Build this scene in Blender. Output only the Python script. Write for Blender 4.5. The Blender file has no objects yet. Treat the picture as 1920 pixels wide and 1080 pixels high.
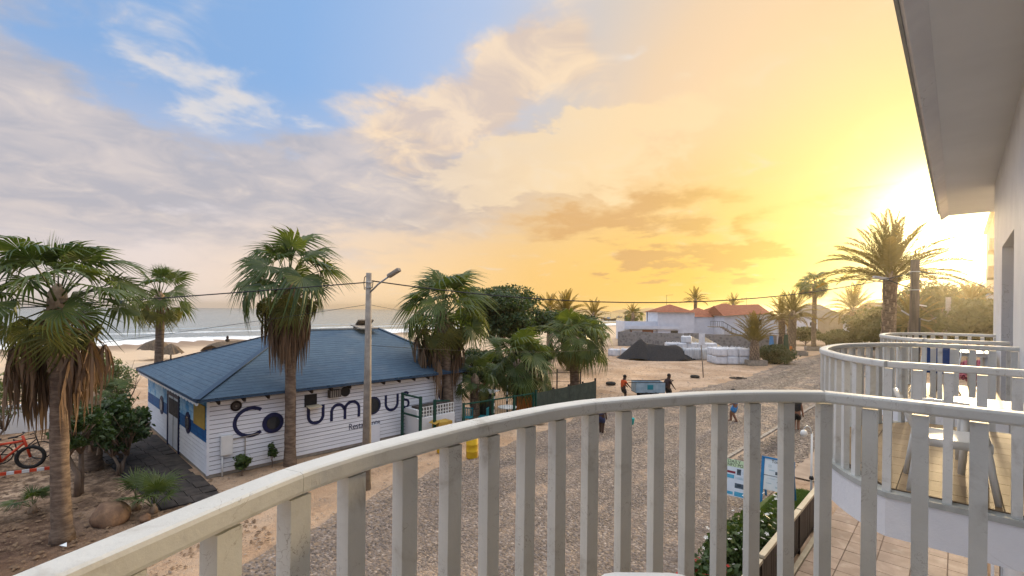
import bpy, bmesh, math, random
import numpy as np
from mathutils import Vector, Matrix, Euler

sc = bpy.context.scene
col = sc.collection
R = math.radians
random.seed(7)

# ------------------------------------------------------------------ camera
cd = bpy.data.cameras.new('camera')
cam = bpy.data.objects.new('camera', cd)
col.objects.link(cam)
cd.sensor_width = 36.0
cd.lens = 36.0 * 885 / 1920
cd.shift_y = 40 / 1920
cd.clip_start = 0.05
cd.clip_end = 20000
cam.matrix_world = (Matrix.Translation((0, 0, 5.8)) @ Matrix.Rotation(R(43.4), 4, 'Z')
                    @ Matrix.Rotation(R(90), 4, 'X') @ Matrix.Rotation(R(0.6), 4, 'Z'))
sc.camera = cam

# ------------------------------------------------------------------ exposure
sc.view_settings.view_transform = 'Standard'
sc.view_settings.look = 'None'
EXPOSURE = 0.30
SKY = 2 ** -0.15          # strength of the sky colours below
sc.view_settings.exposure = EXPOSURE
sc.view_settings.gamma = 1.0
sc.view_settings.use_curve_mapping = False
sc.render.engine = 'CYCLES'
sc.cycles.use_denoising = True
sc.cycles.max_bounces = 5
sc.cycles.diffuse_bounces = 2
sc.cycles.glossy_bounces = 3
sc.cycles.transmission_bounces = 4
sc.cycles.transparent_max_bounces = 6
sc.cycles.volume_bounces = 0
sc.cycles.caustics_reflective = False
sc.cycles.caustics_refractive = False
sc.cycles.sample_clamp_indirect = 6

# ------------------------------------------------------------------ sun
SUN_AZ, SUN_EL = -1.0, 7.8       # degrees, azimuth from +Y clockwise
sdir = Vector((math.sin(R(SUN_AZ)) * math.cos(R(SUN_EL)), math.cos(R(SUN_AZ)) * math.cos(R(SUN_EL)), math.sin(R(SUN_EL))))
sl = bpy.data.lights.new('sun', 'SUN')
sl.energy = 3.8
sl.angle = R(5)
sl.color = (1.0, 0.74, 0.42)
so = bpy.data.objects.new('sun', sl)
col.objects.link(so)
so.rotation_euler = sdir.to_track_quat('Z', 'Y').to_euler()
so.location = (0, 30, 40)

# ------------------------------------------------------------------ world
world = bpy.data.worlds.new('World')
sc.world = world
world.use_nodes = True


class X:
    """a node socket with arithmetic"""
    nt = None

    def __init__(s, sock):
        s.s = sock

    @staticmethod
    def m(op, *a, clamp=False):
        n = X.nt.nodes.new('ShaderNodeMath')
        n.operation = op
        n.use_clamp = clamp
        for i, v in enumerate(a):
            if isinstance(v, X):
                X.nt.links.new(v.s, n.inputs[i])
            else:
                n.inputs[i].default_value = v
        return X(n.outputs[0])

    def __add__(s, o): return X.m('ADD', s, o)
    def __radd__(s, o): return X.m('ADD', o, s)
    def __sub__(s, o): return X.m('SUBTRACT', s, o)
    def __rsub__(s, o): return X.m('SUBTRACT', o, s)
    def __mul__(s, o): return X.m('MULTIPLY', s, o)
    def __rmul__(s, o): return X.m('MULTIPLY', o, s)
    def __truediv__(s, o): return X.m('DIVIDE', s, o)
    def __rtruediv__(s, o): return X.m('DIVIDE', o, s)


def smooth(v, a, b, lo=0.0, hi=1.0):
    n = X.nt.nodes.new('ShaderNodeMapRange')
    n.interpolation_type = 'SMOOTHSTEP'
    X.nt.links.new(v.s, n.inputs[0])
    n.inputs[1].default_value = a
    n.inputs[2].default_value = b
    n.inputs[3].default_value = lo
    n.inputs[4].default_value = hi
    return X(n.outputs[0])


def ramp(v, stops, span=1.0):
    n = X.nt.nodes.new('ShaderNodeValToRGB')
    e = n.color_ramp.elements
    while len(e) < len(stops):
        e.new(0.5)
    for el, (p, c) in zip(e, stops):
        el.position = p / span
        el.color = (*c, 1)
    f = v / span if span != 1.0 else v
    X.nt.links.new(f.s, n.inputs[0])
    return X(n.outputs[0])


def mix(f, a, b, mode='MIX'):
    n = X.nt.nodes.new('ShaderNodeMix')
    n.data_type = 'RGBA'
    n.blend_type = mode
    n.clamp_factor = True
    for i, v in ((0, f), (6, a), (7, b)):
        if isinstance(v, X):
            X.nt.links.new(v.s, n.inputs[i])
        elif i == 0:
            n.inputs[0].default_value = v
        else:
            n.inputs[i].default_value = (*v, 1)
    return X(n.outputs[2])


def noise(vec, scale, detail=6, rough=0.55, dist=0.0, lac=2.0, off=None):
    n = X.nt.nodes.new('ShaderNodeTexNoise')
    n.inputs['Scale'].default_value = scale
    n.inputs['Detail'].default_value = detail
    n.inputs['Roughness'].default_value = rough
    n.inputs['Distortion'].default_value = dist
    n.inputs['Lacunarity'].default_value = lac
    if off:
        vm = X.nt.nodes.new('ShaderNodeVectorMath')
        vm.operation = 'ADD'
        X.nt.links.new(vec.s, vm.inputs[0])
        vm.inputs[1].default_value = off
        vec = X(vm.outputs[0])
    if vec is not None:
        X.nt.links.new(vec.s, n.inputs['Vector'])
    return X(n.outputs[0])


def combine(x, y, z):
    n = X.nt.nodes.new('ShaderNodeCombineXYZ')
    for i, v in enumerate((x, y, z)):
        if isinstance(v, X):
            X.nt.links.new(v.s, n.inputs[i])
        else:
            n.inputs[i].default_value = v
    return X(n.outputs[0])


def separate(v):
    n = X.nt.nodes.new('ShaderNodeSeparateXYZ')
    X.nt.links.new(v.s, n.inputs[0])
    return X(n.outputs[0]), X(n.outputs[1]), X(n.outputs[2])


def build_world():
    nt = world.node_tree
    nt.nodes.clear()
    X.nt = nt
    out = nt.nodes.new('ShaderNodeOutputWorld')
    bg = nt.nodes.new('ShaderNodeBackground')
    nt.links.new(bg.outputs[0], out.inputs[0])
    tc = nt.nodes.new('ShaderNodeTexCoord')
    vec = X(tc.outputs['Generated'])
    dx, dy, dz = separate(vec)
    el = X.m('ARCSINE', dz) * 57.2958
    az = X.m('ARCTAN2', dx, dy) * 57.2958
    dp = nt.nodes.new('ShaderNodeVectorMath')
    dp.operation = 'DOT_PRODUCT'
    nt.links.new(vec.s, dp.inputs[0])
    dp.inputs[1].default_value = sdir
    th = X.m('ARCCOSINE', X(dp.outputs['Value'])) * 57.2958

    # clear air: a physical sky for the blue, with the hazy evening glow over it
    sky = nt.nodes.new('ShaderNodeTexSky')
    sky.sky_type = 'NISHITA'
    sky.sun_disc = False
    sky.sun_elevation = R(SUN_EL)
    sky.sun_rotation = R(SUN_AZ)
    sky.air_density = 1.0
    sky.dust_density = 1.0
    sky.ozone_density = 1.6
    nish = mix(1.0, X(sky.outputs[0]), (0.10, 0.10, 0.10), 'MULTIPLY')
    low = ramp(th, [(0, (1.25, 1.2, .45)), (7, (1.0, .83, .23)), (22, (.96, .595, .125)), (40, (.91, .575, .20)),
                    (59, (.92, .67, .42)), (79, (.80, .68, .62)), (110, (.56, .55, .60)), (180, (.52, .54, .62))], 180)
    high = ramp(th, [(0, (1.2, 1.1, .55)), (12, (1.0, .75, .34)), (20, (.95, .67, .38)), (30, (.82, .61, .41)), (38, (.62, .56, .52)),
                     (49, (.42, .52, .72)), (66, (.27, .46, .79)), (110, (.25, .43, .76)), (180, (.26, .42, .74))], 180)
    high = mix(smooth(th, 45, 75, 0, .18), high, nish)
    base = mix(smooth(el, 2, 24), low, high)

    # cloud sheet coordinates (a flat layer overhead)
    k = 1.0 / (X.m('MAXIMUM', dz, 0.0) + 0.17)
    cv = combine(dx * k, dy * k, 0.0)

    def noise2(vec, scale, detail, rough, off, color=False, dist=0.0):
        n = nt.nodes.new('ShaderNodeTexNoise')
        n.noise_dimensions = '2D'
        n.inputs['Scale'].default_value = scale
        n.inputs['Detail'].default_value = detail
        n.inputs['Roughness'].default_value = rough
        n.inputs['Distortion'].default_value = dist
        mp = nt.nodes.new('ShaderNodeMapping')
        mp.inputs['Location'].default_value = (*off, 0)
        nt.links.new(vec.s, mp.inputs['Vector'])
        nt.links.new(mp.outputs[0], n.inputs['Vector'])
        return X(n.outputs['Color' if color else 0])

    med = noise2(cv, 1.25, 5, .58, (3.1, .4))
    fine = noise2(cv, 4.2, 6, .60, (.3, 7.7), dist=.4)
    warp = noise2(cv, 2.1, 5, .60, (9, 3), True)
    vm = nt.nodes.new('ShaderNodeVectorMath')
    vm.operation = 'MULTIPLY_ADD'
    nt.links.new(warp.s, vm.inputs[0])
    vm.inputs[1].default_value = (20, 11, 0)
    ae = combine(az - 10.0, el - 5.5, 0.0)
    nt.links.new(ae.s, vm.inputs[2])
    wv = X(vm.outputs[0])

    def blobs(items):
        acc = None
        for a, e, sa, se, rot, w in items:
            mp = nt.nodes.new('ShaderNodeMapping')
            mp.vector_type = 'TEXTURE'
            mp.inputs['Location'].default_value = (a, e, 0)
            mp.inputs['Rotation'].default_value = (0, 0, R(rot))
            mp.inputs['Scale'].default_value = (sa * 2.2, se * 2.2, 1)
            nt.links.new(wv.s, mp.inputs['Vector'])
            g = nt.nodes.new('ShaderNodeTexGradient')
            g.gradient_type = 'QUADRATIC_SPHERE'
            nt.links.new(mp.outputs[0], g.inputs[0])
            acc = X.m('MULTIPLY_ADD', X(g.outputs['Fac']), w, acc if acc is not None else 0.0)
        return acc

    # broad soft bank: grey to the left and middle, thinning to the blue gap
    bank = blobs([(-93, 17, 11, 9, 0, 1.7), (-68, 14.0, 26, 4.6, 4, 1.5), (-48, 15, 15, 3.8, 4, 1.0), (-82, 9, 22, 3.2, 0, .6)])
    gap = blobs([(-64, 27.5, 19, 8.5, 0, 1.3), (-81, 20.5, 6, 3, 0, .9)])
    dens = med * .9 + fine * .22 + bank * .42 - gap * .5
    cover = smooth(dens, .52, .95) * smooth(el, 2.0, 9)
    body_far = mix(smooth(fine * .6 + med * .5, .40, .74), (.43, .42, .465), (.62, .55, .53))
    body_near = mix(smooth(fine * .7 + med * .4, .42, .70), (.80, .53, .26), (.94, .69, .38))
    body = mix(smooth(th, 62, 24), body_far, body_near)
    body = mix(smooth(th, 18, 6), body, (1.0, .86, .28))
    c1 = mix(cover * .88, base, body)

    # torn tufts and the plume lit from the right
    tuft = blobs([(-79, 22.4, 3.0, 1.5, 0, .9), (-75, 24.0, 4.6, 1.4, 8, .9), (-80, 28.0, 6.0, 2.0, 5, .6), (-76, 19.4, 4.0, 1.6, 0, 1.0),
                  (-72.0, 20.6, 4.0, 1.5, 12, 1.0), (-67.0, 19.6, 3.0, 1.2, 0, .7), (-31.5, 28.4, 3.0, 1.0, 18, 1.0)])
    plume = blobs([(-46, 25.0, 8.0, 4.5, 30, 1.5), (-55, 21.0, 8.0, 4.5, 10, 1.1), (-41, 28, 5.0, 3.6, 40, 1.0), (-35, 24, 6, 3, 30, .5)])
    edge = blobs([(-37, 17.8, 13, 2.4, 10, 1.1), (-29, 20.4, 9, 1.6, 14, 1.0), (-47, 15.6, 12, 2.4, 4, .8), (-33, 14.8, 13, 1.6, 5, .6)])
    t_a = smooth(tuft * .62 + fine * 1.1, .62, 1.28)
    t_b = smooth(plume * .8 + fine * .55, .42, .98)
    t_c = smooth(edge * .8 + fine * 1.15, .72, 1.12)
    c2 = mix(t_b * .80, c1, mix(smooth(fine, .35, .66), (.68, .53, .42), (.93, .70, .46)))
    c2 = mix(t_c * .70, c2, mix(smooth(th, 60, 30), (.80, .66, .52), (.93, .70, .41)))
    c2 = mix(t_a * .72, c2, (.76, .70, .65))
    # darker low clouds towards the sun
    dk = blobs([(-25.5, 11.9, 10, 1.9, 4, 1.0), (-37, 10.6, 10, 1.7, 3, .7), (-28.6, 6.4, 4.0, 1.5, 0, 1.3),
                (-22.5, 5.7, 5.5, 1.3, 0, .9), (-17.2, 7.0, 3.8, 1.9, 22, 1.5), (-6, 11.2, 6, 1.2, 8, .6), (-3.0, 4.6, 3.4, .9, 0, .6)])
    t_d = smooth(dk * .9 + fine * .36, .30, 1.0)
    c2 = mix(t_d * .85, c2, mix(smooth(th, 30, 9), (.68, .40, .17), (.80, .50, .11)))

    # the sheet goes on overhead; extra brightness added out of view lights the ground
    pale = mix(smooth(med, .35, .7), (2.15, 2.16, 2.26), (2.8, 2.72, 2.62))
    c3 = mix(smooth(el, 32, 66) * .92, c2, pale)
    # glare round the veiled sun
    g1 = X.m('POWER', 2.718, (th * th) * (-1 / 15.0))
    g2 = X.m('POWER', 2.718, th * (-1 / 8.0))
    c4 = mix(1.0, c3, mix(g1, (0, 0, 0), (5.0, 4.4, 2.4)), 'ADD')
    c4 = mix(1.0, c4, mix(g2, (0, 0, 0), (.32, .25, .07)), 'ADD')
    # below the horizon: dull ground tone
    c5 = mix(smooth(el, -1.0, -6.0), c4, (.30, .27, .24))
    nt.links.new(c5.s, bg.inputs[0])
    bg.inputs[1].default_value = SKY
    world.cycles.sampling_method = 'MANUAL'
    world.cycles.sample_map_resolution = 512


build_world()

# ------------------------------------------------------------------ helpers
class MB:
    def __init__(s):
        s.v = []
        s.f = []

    def add(s, vs, fs):
        b = len(s.v)
        s.v += [tuple(p) for p in vs]
        s.f += [tuple(b + i for i in f) for f in fs]
        return s

    def box(s, x0, y0, z0, x1, y1, z1):
        return s.add([(x0, y0, z0), (x1, y0, z0), (x1, y1, z0), (x0, y1, z0), (x0, y0, z1), (x1, y0, z1), (x1, y1, z1), (x0, y1, z1)],
                     [(0, 3, 2, 1), (4, 5, 6, 7), (0, 1, 5, 4), (1, 2, 6, 5), (2, 3, 7, 6), (3, 0, 4, 7)])

    def obox(s, c, ax, ay, az):
        c, ax, ay, az = map(Vector, (c, ax, ay, az))
        vs = [c + sx * ax + sy * ay + sz * az for sz in (-1, 1) for sx, sy in ((-1, -1), (1, -1), (1, 1), (-1, 1))]
        return s.add(vs, [(0, 3, 2, 1), (4, 5, 6, 7), (0, 1, 5, 4), (1, 2, 6, 5), (2, 3, 7, 6), (3, 0, 4, 7)])

    def bar(s, a, b, w, h=None, up=(0, 0, 1)):
        a, b = Vector(a), Vector(b)
        h = h or w
        d = b - a
        L = d.length
        d.normalize()
        up = Vector(up)
        sd = d.cross(up)
        if sd.length < 1e-4:
            sd = d.cross(Vector((1, 0, 0)))
        sd.normalize()
        u = sd.cross(d)
        return s.obox((a + b) / 2, d * L / 2, sd * w / 2, u * h / 2)

    def tube(s, pts, rad, n=8, cap=True):
        pts = [Vector(p) for p in pts]
        if not hasattr(rad, '__len__'):
            rad = [rad] * len(pts)
        rings = []
        pu = None
        for i, p in enumerate(pts):
            d = (pts[min(i + 1, len(pts) - 1)] - pts[max(i - 1, 0)])
            if d.length < 1e-9:
                d = Vector((0, 0, 1))
            d.normalize()
            if pu is None:
                pu = d.cross(Vector((0, 0, 1)))
                if pu.length < 1e-3:
                    pu = Vector((1, 0, 0))
            pu = (pu - d * pu.dot(d)).normalized()
            w = d.cross(pu)
            rings.append([p + rad[i] * (math.cos(2 * math.pi * k / n) * pu + math.sin(2 * math.pi * k / n) * w) for k in range(n)])
        vs = [q for r in rings for q in r]
        fs = [(i * n + k, i * n + (k + 1) % n, (i + 1) * n + (k + 1) % n, (i + 1) * n + k) for i in range(len(pts) - 1) for k in range(n)]
        if cap:
            fs += [tuple(reversed(range(n))), tuple((len(pts) - 1) * n + k for k in range(n))]
        return s.add(vs, fs)

    def lathe(s, prof, c=(0, 0, 0), n=16):
        c = Vector(c)
        vs = [c + Vector((r * math.cos(2 * math.pi * k / n), r * math.sin(2 * math.pi * k / n), z)) for r, z in prof for k in range(n)]
        fs = [(i * n + k, i * n + (k + 1) % n, (i + 1) * n + (k + 1) % n, (i + 1) * n + k) for i in range(len(prof) - 1) for k in range(n)]
        fs += [tuple(reversed(range(n))), tuple((len(prof) - 1) * n + k for k in range(n))]
        return s.add(vs, fs)

    def prism(s, poly, z0, z1):
        n = len(poly)
        vs = [(x, y, z0) for x, y in poly] + [(x, y, z1) for x, y in poly]
        fs = [tuple(reversed(range(n))), tuple(range(n, 2 * n))] + [(i, (i + 1) % n, n + (i + 1) % n, n + i) for i in range(n)]
        return s.add(vs, fs)

    def torus(s, c, r, t, axis='X', n=20, m=8):
        vs = []
        for i in range(n):
            a = 2 * math.pi * i / n
            for j in range(m):
                b = 2 * math.pi * j / m
                q, h = r + t * math.cos(b), t * math.sin(b)
                p = (h, q * math.cos(a), q * math.sin(a)) if axis == 'X' else (q * math.cos(a), h, q * math.sin(a)) if axis == 'Y' else (q * math.cos(a), q * math.sin(a), h)
                vs.append(Vector(c) + Vector(p))
        fs = [(i * m + j, ((i + 1) % n) * m + j, ((i + 1) % n) * m + (j + 1) % m, i * m + (j + 1) % m) for i in range(n) for j in range(m)]
        return s.add(vs, fs)

    def mesh(s, name, mat=None, smooth_=False):
        me = bpy.data.meshes.new(name)
        me.from_pydata(s.v, [], s.f)
        if mat:
            me.materials.append(mat)
        if smooth_:
            me.polygons.foreach_set('use_smooth', [True] * len(me.polygons))
        me.validate()
        me.update()
        return me

    def build(s, name, mat=None, parent=None, smooth_=False, loc=None, bevel=0):
        return put(name, s.mesh(name, mat, smooth_), parent, loc, bevel)


def put(name, me, parent=None, loc=None, bevel=0, mat4=None):
    o = bpy.data.objects.new(name, me)
    col.objects.link(o)
    if parent:
        o.parent = parent
    if mat4 is not None:
        o.matrix_basis = mat4
    if loc is not None:
        o.location = loc
    if bevel:
        b = o.modifiers.new('b', 'BEVEL')
        b.width = bevel
        b.segments = 2
        b.limit_method = 'ANGLE'
    return o


def thing(name, label, cat, loc=(0, 0, 0), rz=0.0, group=None):
    o = bpy.data.objects.new(name, None)
    o.empty_display_size = 0.2
    col.objects.link(o)
    o.location = loc
    o.rotation_euler = (0, 0, rz)
    return tag(o, label, cat, group)


def tag(o, label, cat, group=None, kind=None):
    o['label'] = label
    o['category'] = cat
    if group:
        o['group'] = group
    if kind:
        o['kind'] = kind
    return o


def struct(o, label=None):
    o['kind'] = 'structure'
    if label:
        o['label'] = label
    return o


def stuff(o, label=None, cat=None):
    o['kind'] = 'stuff'
    if label:
        o['label'] = label
    if cat:
        o['category'] = cat
    return o


def np_mesh(name, V, Fq, mat, smooth_=False):
    """V (n,3) array, Fq (m,k) array of equal-sized faces"""
    me = bpy.data.meshes.new(name)
    V = np.asarray(V, dtype=np.float32)
    Fq = np.asarray(Fq, dtype=np.int32)
    k = Fq.shape[1]
    me.vertices.add(len(V))
    me.vertices.foreach_set('co', V.ravel())
    me.loops.add(Fq.size)
    me.loops.foreach_set('vertex_index', Fq.ravel())
    me.polygons.add(len(Fq))
    me.polygons.foreach_set('loop_start', np.arange(0, Fq.size, k, dtype=np.int32))
    me.polygons.foreach_set('loop_total', np.full(len(Fq), k, dtype=np.int32))
    if smooth_:
        me.polygons.foreach_set('use_smooth', np.ones(len(Fq), dtype=bool))
    if mat:
        me.materials.append(mat)
    me.update(calc_edges=True)
    me.validate()
    return me


def look(d, twist=0.0):
    """matrix whose X axis is d, Y horizontal, Z the upper side"""
    d = Vector(d).normalized()
    y = Vector((0, 0, 1)).cross(d)
    if y.length < 1e-3:
        y = Vector((0, 1, 0))
    y.normalize()
    z = d.cross(y)
    m = Matrix((d, y, z)).transposed().to_4x4()
    return m @ Matrix.Rotation(twist, 4, 'X')


def pixel_free_lerp(tab, y):
    for (a, b), (c, d) in zip(tab, tab[1:]):
        if y <= c:
            return b + (d - b) * max(0, (y - a)) / (c - a) if c > a else d
    return tab[-1][1]


# ------------------------------------------------------------------ materials
def new_mat(name):
    m = bpy.data.materials.new(name)
    m.use_nodes = True
    nt = m.node_tree
    X.nt = nt
    b = nt.nodes['Principled BSDF']
    return m, nt, b


def coords(nt, kind):
    if kind == 'World':
        return X(nt.nodes.new('ShaderNodeNewGeometry').outputs['Position'])
    return X(nt.nodes.new('ShaderNodeTexCoord').outputs[kind])


def bump(nt, b, h, strength, dist=0.02):
    n = nt.nodes.new('ShaderNodeBump')
    n.inputs['Strength'].default_value = strength
    n.inputs['Distance'].default_value = dist
    nt.links.new(h.s, n.inputs['Height'])
    nt.links.new(n.outputs[0], b.inputs['Normal'])


def pmat(name, c1, c2=None, scale=3.0, rough=0.8, bmp=0.0, bscale=None, crd='Object', detail=6, metal=0.0, spec=0.3, rand=0.0,
         stretch=None, stain=None, bdist=.02, lo=.35, hi=.68, crack=None):
    m, nt, b = new_mat(name)
    b.inputs['Roughness'].default_value = rough
    b.inputs['Metallic'].default_value = metal
    b.inputs['Specular IOR Level'].default_value = spec
    v = coords(nt, crd)
    if stretch:
        vm = nt.nodes.new('ShaderNodeVectorMath')
        vm.operation = 'MULTIPLY'
        nt.links.new(v.s, vm.inputs[0])
        vm.inputs[1].default_value = stretch
        v = X(vm.outputs[0])
    c2 = c2 or tuple(x * .8 for x in c1)
    n = noise(v, scale, detail, .6)
    c = mix(smooth(n, lo, hi), c2, c1)
    if stain:
        s_col, s_scale, s_lo, s_hi, s_amt = stain
        sn = noise(v, s_scale, 7, .65, .4, off=(5, 2, 9))
        c = mix(smooth(sn, s_lo, s_hi) * s_amt, c, s_col)
    if crack:
        k_col, k_scale, k_w, k_amt = crack
        kn = noise(v, k_scale, 5, .55, .8, off=(2, 7, 4))
        ln = smooth(X.m('ABSOLUTE', kn - .5), k_w, 0.0)
        c = mix(ln * smooth(noise(v, k_scale * .3, 3, .5, 0, off=(8, 1, 3)), .48, .62) * k_amt, c, k_col)
    if rand:
        oi = nt.nodes.new('ShaderNodeObjectInfo')
        r = X(oi.outputs['Random'])
        c = mix(1.0, c, mix(r, (1 - rand,) * 3, (1 + rand,) * 3), 'MULTIPLY')
    nt.links.new(c.s, b.inputs['Base Color'])
    if bmp:
        bump(nt, b, noise(v, bscale or scale * 4, 6, .65), bmp, bdist)
    return m


def leaf_mat(name, c1, c2, trans=0.35, tip=None, rough=.55, scale=1.2):
    m, nt, b = new_mat(name)
    oi = nt.nodes.new('ShaderNodeObjectInfo')
    geo = nt.nodes.new('ShaderNodeNewGeometry')
    r = X(oi.outputs['Random'])
    isl = X(geo.outputs['Random Per Island'])
    v = coords(nt, 'Object')
    n = noise(v, scale, 3, .5)
    c = mix(X.m('ADD', n * .45 + isl * .35, r * .35, clamp=True), c2, c1)
    if tip:
        x, y, z = separate(v)
        c = mix(smooth(x, tip[1], tip[2]) * smooth(isl + r * .5, .35, .95), c, tip[0])
    nt.links.new(c.s, b.inputs['Base Color'])
    b.inputs['Roughness'].default_value = rough
    b.inputs['Specular IOR Level'].default_value = .4
    t = nt.nodes.new('ShaderNodeBsdfTranslucent')
    tcol = mix(1.0, c, (1.5, 1.45, .6), 'MULTIPLY')
    nt.links.new(tcol.s, t.inputs[0])
    ms = nt.nodes.new('ShaderNodeMixShader')
    ms.inputs[0].default_value = trans
    nt.links.new(b.outputs[0], ms.inputs[1])
    nt.links.new(t.outputs[0], ms.inputs[2])
    nt.links.new(ms.outputs[0], nt.nodes['Material Output'].inputs[0])
    return m


M = {}
M['white_wall'] = pmat('white_wall', (.83, .84, .85), (.76, .77, .79), 1.5, .85, .15, 30, 'World', stain=((.55, .52, .47), .8, .58, .85, .55), crack=((.45, .44, .42), 1.3, .004, .7))
M['soffit'] = pmat('soffit', (.80, .84, .87), (.75, .79, .82), .8, .9, .08, 40, 'World')
M['rail_paint'] = pmat('rail_paint', (.76, .76, .72), (.66, .66, .62), 2.2, .55, .22, 55, 'World', spec=.35,
                       stain=((.34, .30, .24), 5, .54, .78, .8), bdist=.006, crack=((.28, .24, .20), 16, .007, .8))
M['kerb_paint'] = pmat('kerb_paint', (.46, .47, .44), (.36, .37, .34), 4, .6, .2, 40, 'World', stain=((.2, .17, .14), 7, .58, .75, .8))
M['tile'] = pmat('tile', (.46, .33, .20), (.38, .27, .16), 3, .52, .03, 20, 'World', spec=.25, rand=.08)
M['patio_tile'] = pmat('patio_tile', (.44, .32, .245), (.34, .245, .185), 2.6, .55, .1, 30, 'World', rand=.10, stain=((.62, .52, .42), 2, .5, .75, .5))
M['patio_bed'] = pmat('patio_bed', (.34, .25, .19), (.26, .19, .14), 4, .9, 0, crd='World')
M['grout'] = pmat('grout', (.16, .12, .09), (.10, .08, .06), 4, .9, 0, crd='World')
M['plank'] = pmat('plank', (.82, .83, .86), (.75, .76, .80), 1.2, .6, .12, 60, 'World', stretch=(1, .5, 3), stain=((.50, .44, .37), 1.6, .62, .85, .55), bdist=.003)
M['trim_navy'] = pmat('trim_navy', (.012, .018, .07), (.010, .014, .05), 5, .5)
M['letter_navy'] = pmat('letter_navy', (.016, .022, .085), (.010, .014, .055), 7, .55, crd='World')
M['sky_paint'] = pmat('sky_paint', (.10, .34, .58), (.42, .62, .72), 1.4, .6, crd='World', detail=7, lo=.42, hi=.6)
M['blue_band'] = pmat('blue_band', (.02, .13, .32), (.015, .09, .25), 3, .6, crd='World')
M['ochre'] = pmat('ochre', (.50, .33, .07), (.42, .26, .05), 3, .6, crd='World')
M['door_white'] = pmat('door_white', (.70, .72, .76), (.62, .64, .68), 3, .5, crd='World')
M['dark_timber'] = pmat('dark_timber', (.035, .022, .016), (.02, .013, .01), 6, .8)
M['black'] = pmat('black', (.012, .012, .014), (.02, .02, .022), 6, .5)
M['tyre'] = pmat('tyre', (.018, .018, .018), (.03, .028, .026), 9, .85, .3, 30)
M['glass_dark'] = pmat('glass_dark', (.02, .025, .03), (.03, .035, .04), 2, .06, spec=.6)
M['concrete'] = pmat('concrete', (.34, .30, .25), (.24, .21, .18), 4, .9, .3, 30, 'World', stain=((.16, .13, .11), 2.5, .55, .8, .6))
M['galv'] = pmat('galv', (.38, .39, .40), (.30, .31, .32), 4, .45, metal=.6)
M['cable'] = pmat('cable', (.02, .02, .022), (.03, .03, .03), 4, .6)
M['wood_pole'] = pmat('wood_pole', (.16, .12, .085), (.09, .07, .05), 3, .9, .4, 12, 'World', stretch=(4, 4, .4))
M['trunk'] = pmat('trunk', (.26, .19, .135), (.13, .09, .065), 3.2, .95, .7, 9, 'World', stretch=(1.2, 1.2, 4.0), stain=((.07, .05, .035), 1.4, .55, .8, .6), bdist=.03)
M['boot'] = pmat('boot', (.42, .31, .22), (.24, .165, .11), 5, .85, .5, 14, rand=.2)
M['bark'] = pmat('bark', (.30, .22, .16), (.17, .12, .085), 5, .95, .6, 16, 'World', stretch=(1, 1, .35))
M['fan_leaf'] = leaf_mat('fan_leaf', (.125, .165, .040), (.018, .048, .017), .33, ((.30, .23, .07), 1.45, 2.0), .42)
M['fan_leaf_old'] = leaf_mat('fan_leaf_old', (.20, .19, .05), (.07, .10, .03), .30, ((.30, .19, .07), 1.2, 1.9))
M['dead_leaf'] = leaf_mat('dead_leaf', (.32, .21, .13), (.055, .032, .022), .15, None, .9, 2.5)
M['petiole'] = pmat('petiole', (.30, .27, .10), (.22, .15, .06), 4, .6)
M['date_leaf'] = leaf_mat('date_leaf', (.19, .14, .042), (.085, .07, .022), .50, ((.30, .20, .05), 1.6, 3.0))  # warm brown of backlit fronds put into the leaf colour
M['tree_leaf'] = leaf_mat('tree_leaf', (.050, .090, .026), (.010, .028, .010), .28, None, .5, .8)
M['tree_leaf_warm'] = leaf_mat('tree_leaf_warm', (.115, .115, .032), (.035, .05, .016), .38, None, .6, .5)
M['shrub_leaf'] = leaf_mat('shrub_leaf', (.085, .135, .036), (.018, .042, .014), .30, None, .45, 1.5)
M['shrub_pale'] = leaf_mat('shrub_pale', (.20, .23, .10), (.08, .10, .04), .3, None, .6, 1.5)
M['grass'] = leaf_mat('grass', (.12, .19, .045), (.05, .10, .02), .3, None, .6, 2)
M['petal_white'] = pmat('petal_white', (.80, .78, .72), None, 4, .6)
M['petal_red'] = pmat('petal_red', (.55, .02, .02), None, 4, .6)
M['petal_pink'] = pmat('petal_pink', (.50, .10, .20), (.40, .08, .16), 4, .6)
M['rock'] = pmat('rock', (.30, .185, .11), (.17, .10, .065), 3, .95, .8, 7, stain=((.07, .055, .05), 2, .55, .75, .8), bdist=.04)
M['thatch'] = pmat('thatch', (.19, .14, .095), (.07, .052, .036), 9, .95, .8, 25, 'World', stretch=(1, 1, 3))
M['stone_wall'] = pmat('stone_wall', (.30, .285, .265), (.19, .18, .168), 1.6, .95, .6, 6, 'World', stain=((.12, .11, .10), 3, .5, .8, .6), bdist=.05)
M['gravel_black'] = pmat('gravel_black', (.034, .035, .040), (.016, .017, .020), 9, .95, .8, 22, 'World', bdist=.06)
M['sand_pile'] = pmat('sand_pile', (.36, .29, .20), (.29, .23, .16), 5, .95, .4, 14, 'World')
M['bag_white'] = pmat('bag_white', (.74, .75, .78), (.58, .60, .64), 2.2, .65, .35, 7, stain=((.40, .38, .35), 3, .55, .8, .6), bdist=.04)
M['bag_grey'] = pmat('bag_grey', (.52, .54, .56), (.36, .38, .41), 2.6, .65, .5, 6, stretch=(4, 4, .5), stain=((.30, .28, .26), 3, .55, .8, .6), bdist=.05)
M['plaster_white'] = pmat('plaster_white', (.70, .73, .80), (.62, .65, .72), 1.0, .85, .1, 20, 'World', stain=((.50, .47, .44), .7, .6, .85, .5))
M['plaster_tan'] = pmat('plaster_tan', (.48, .38, .25), (.40, .31, .20), 1.0, .9, .1, 20, 'World')
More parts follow.
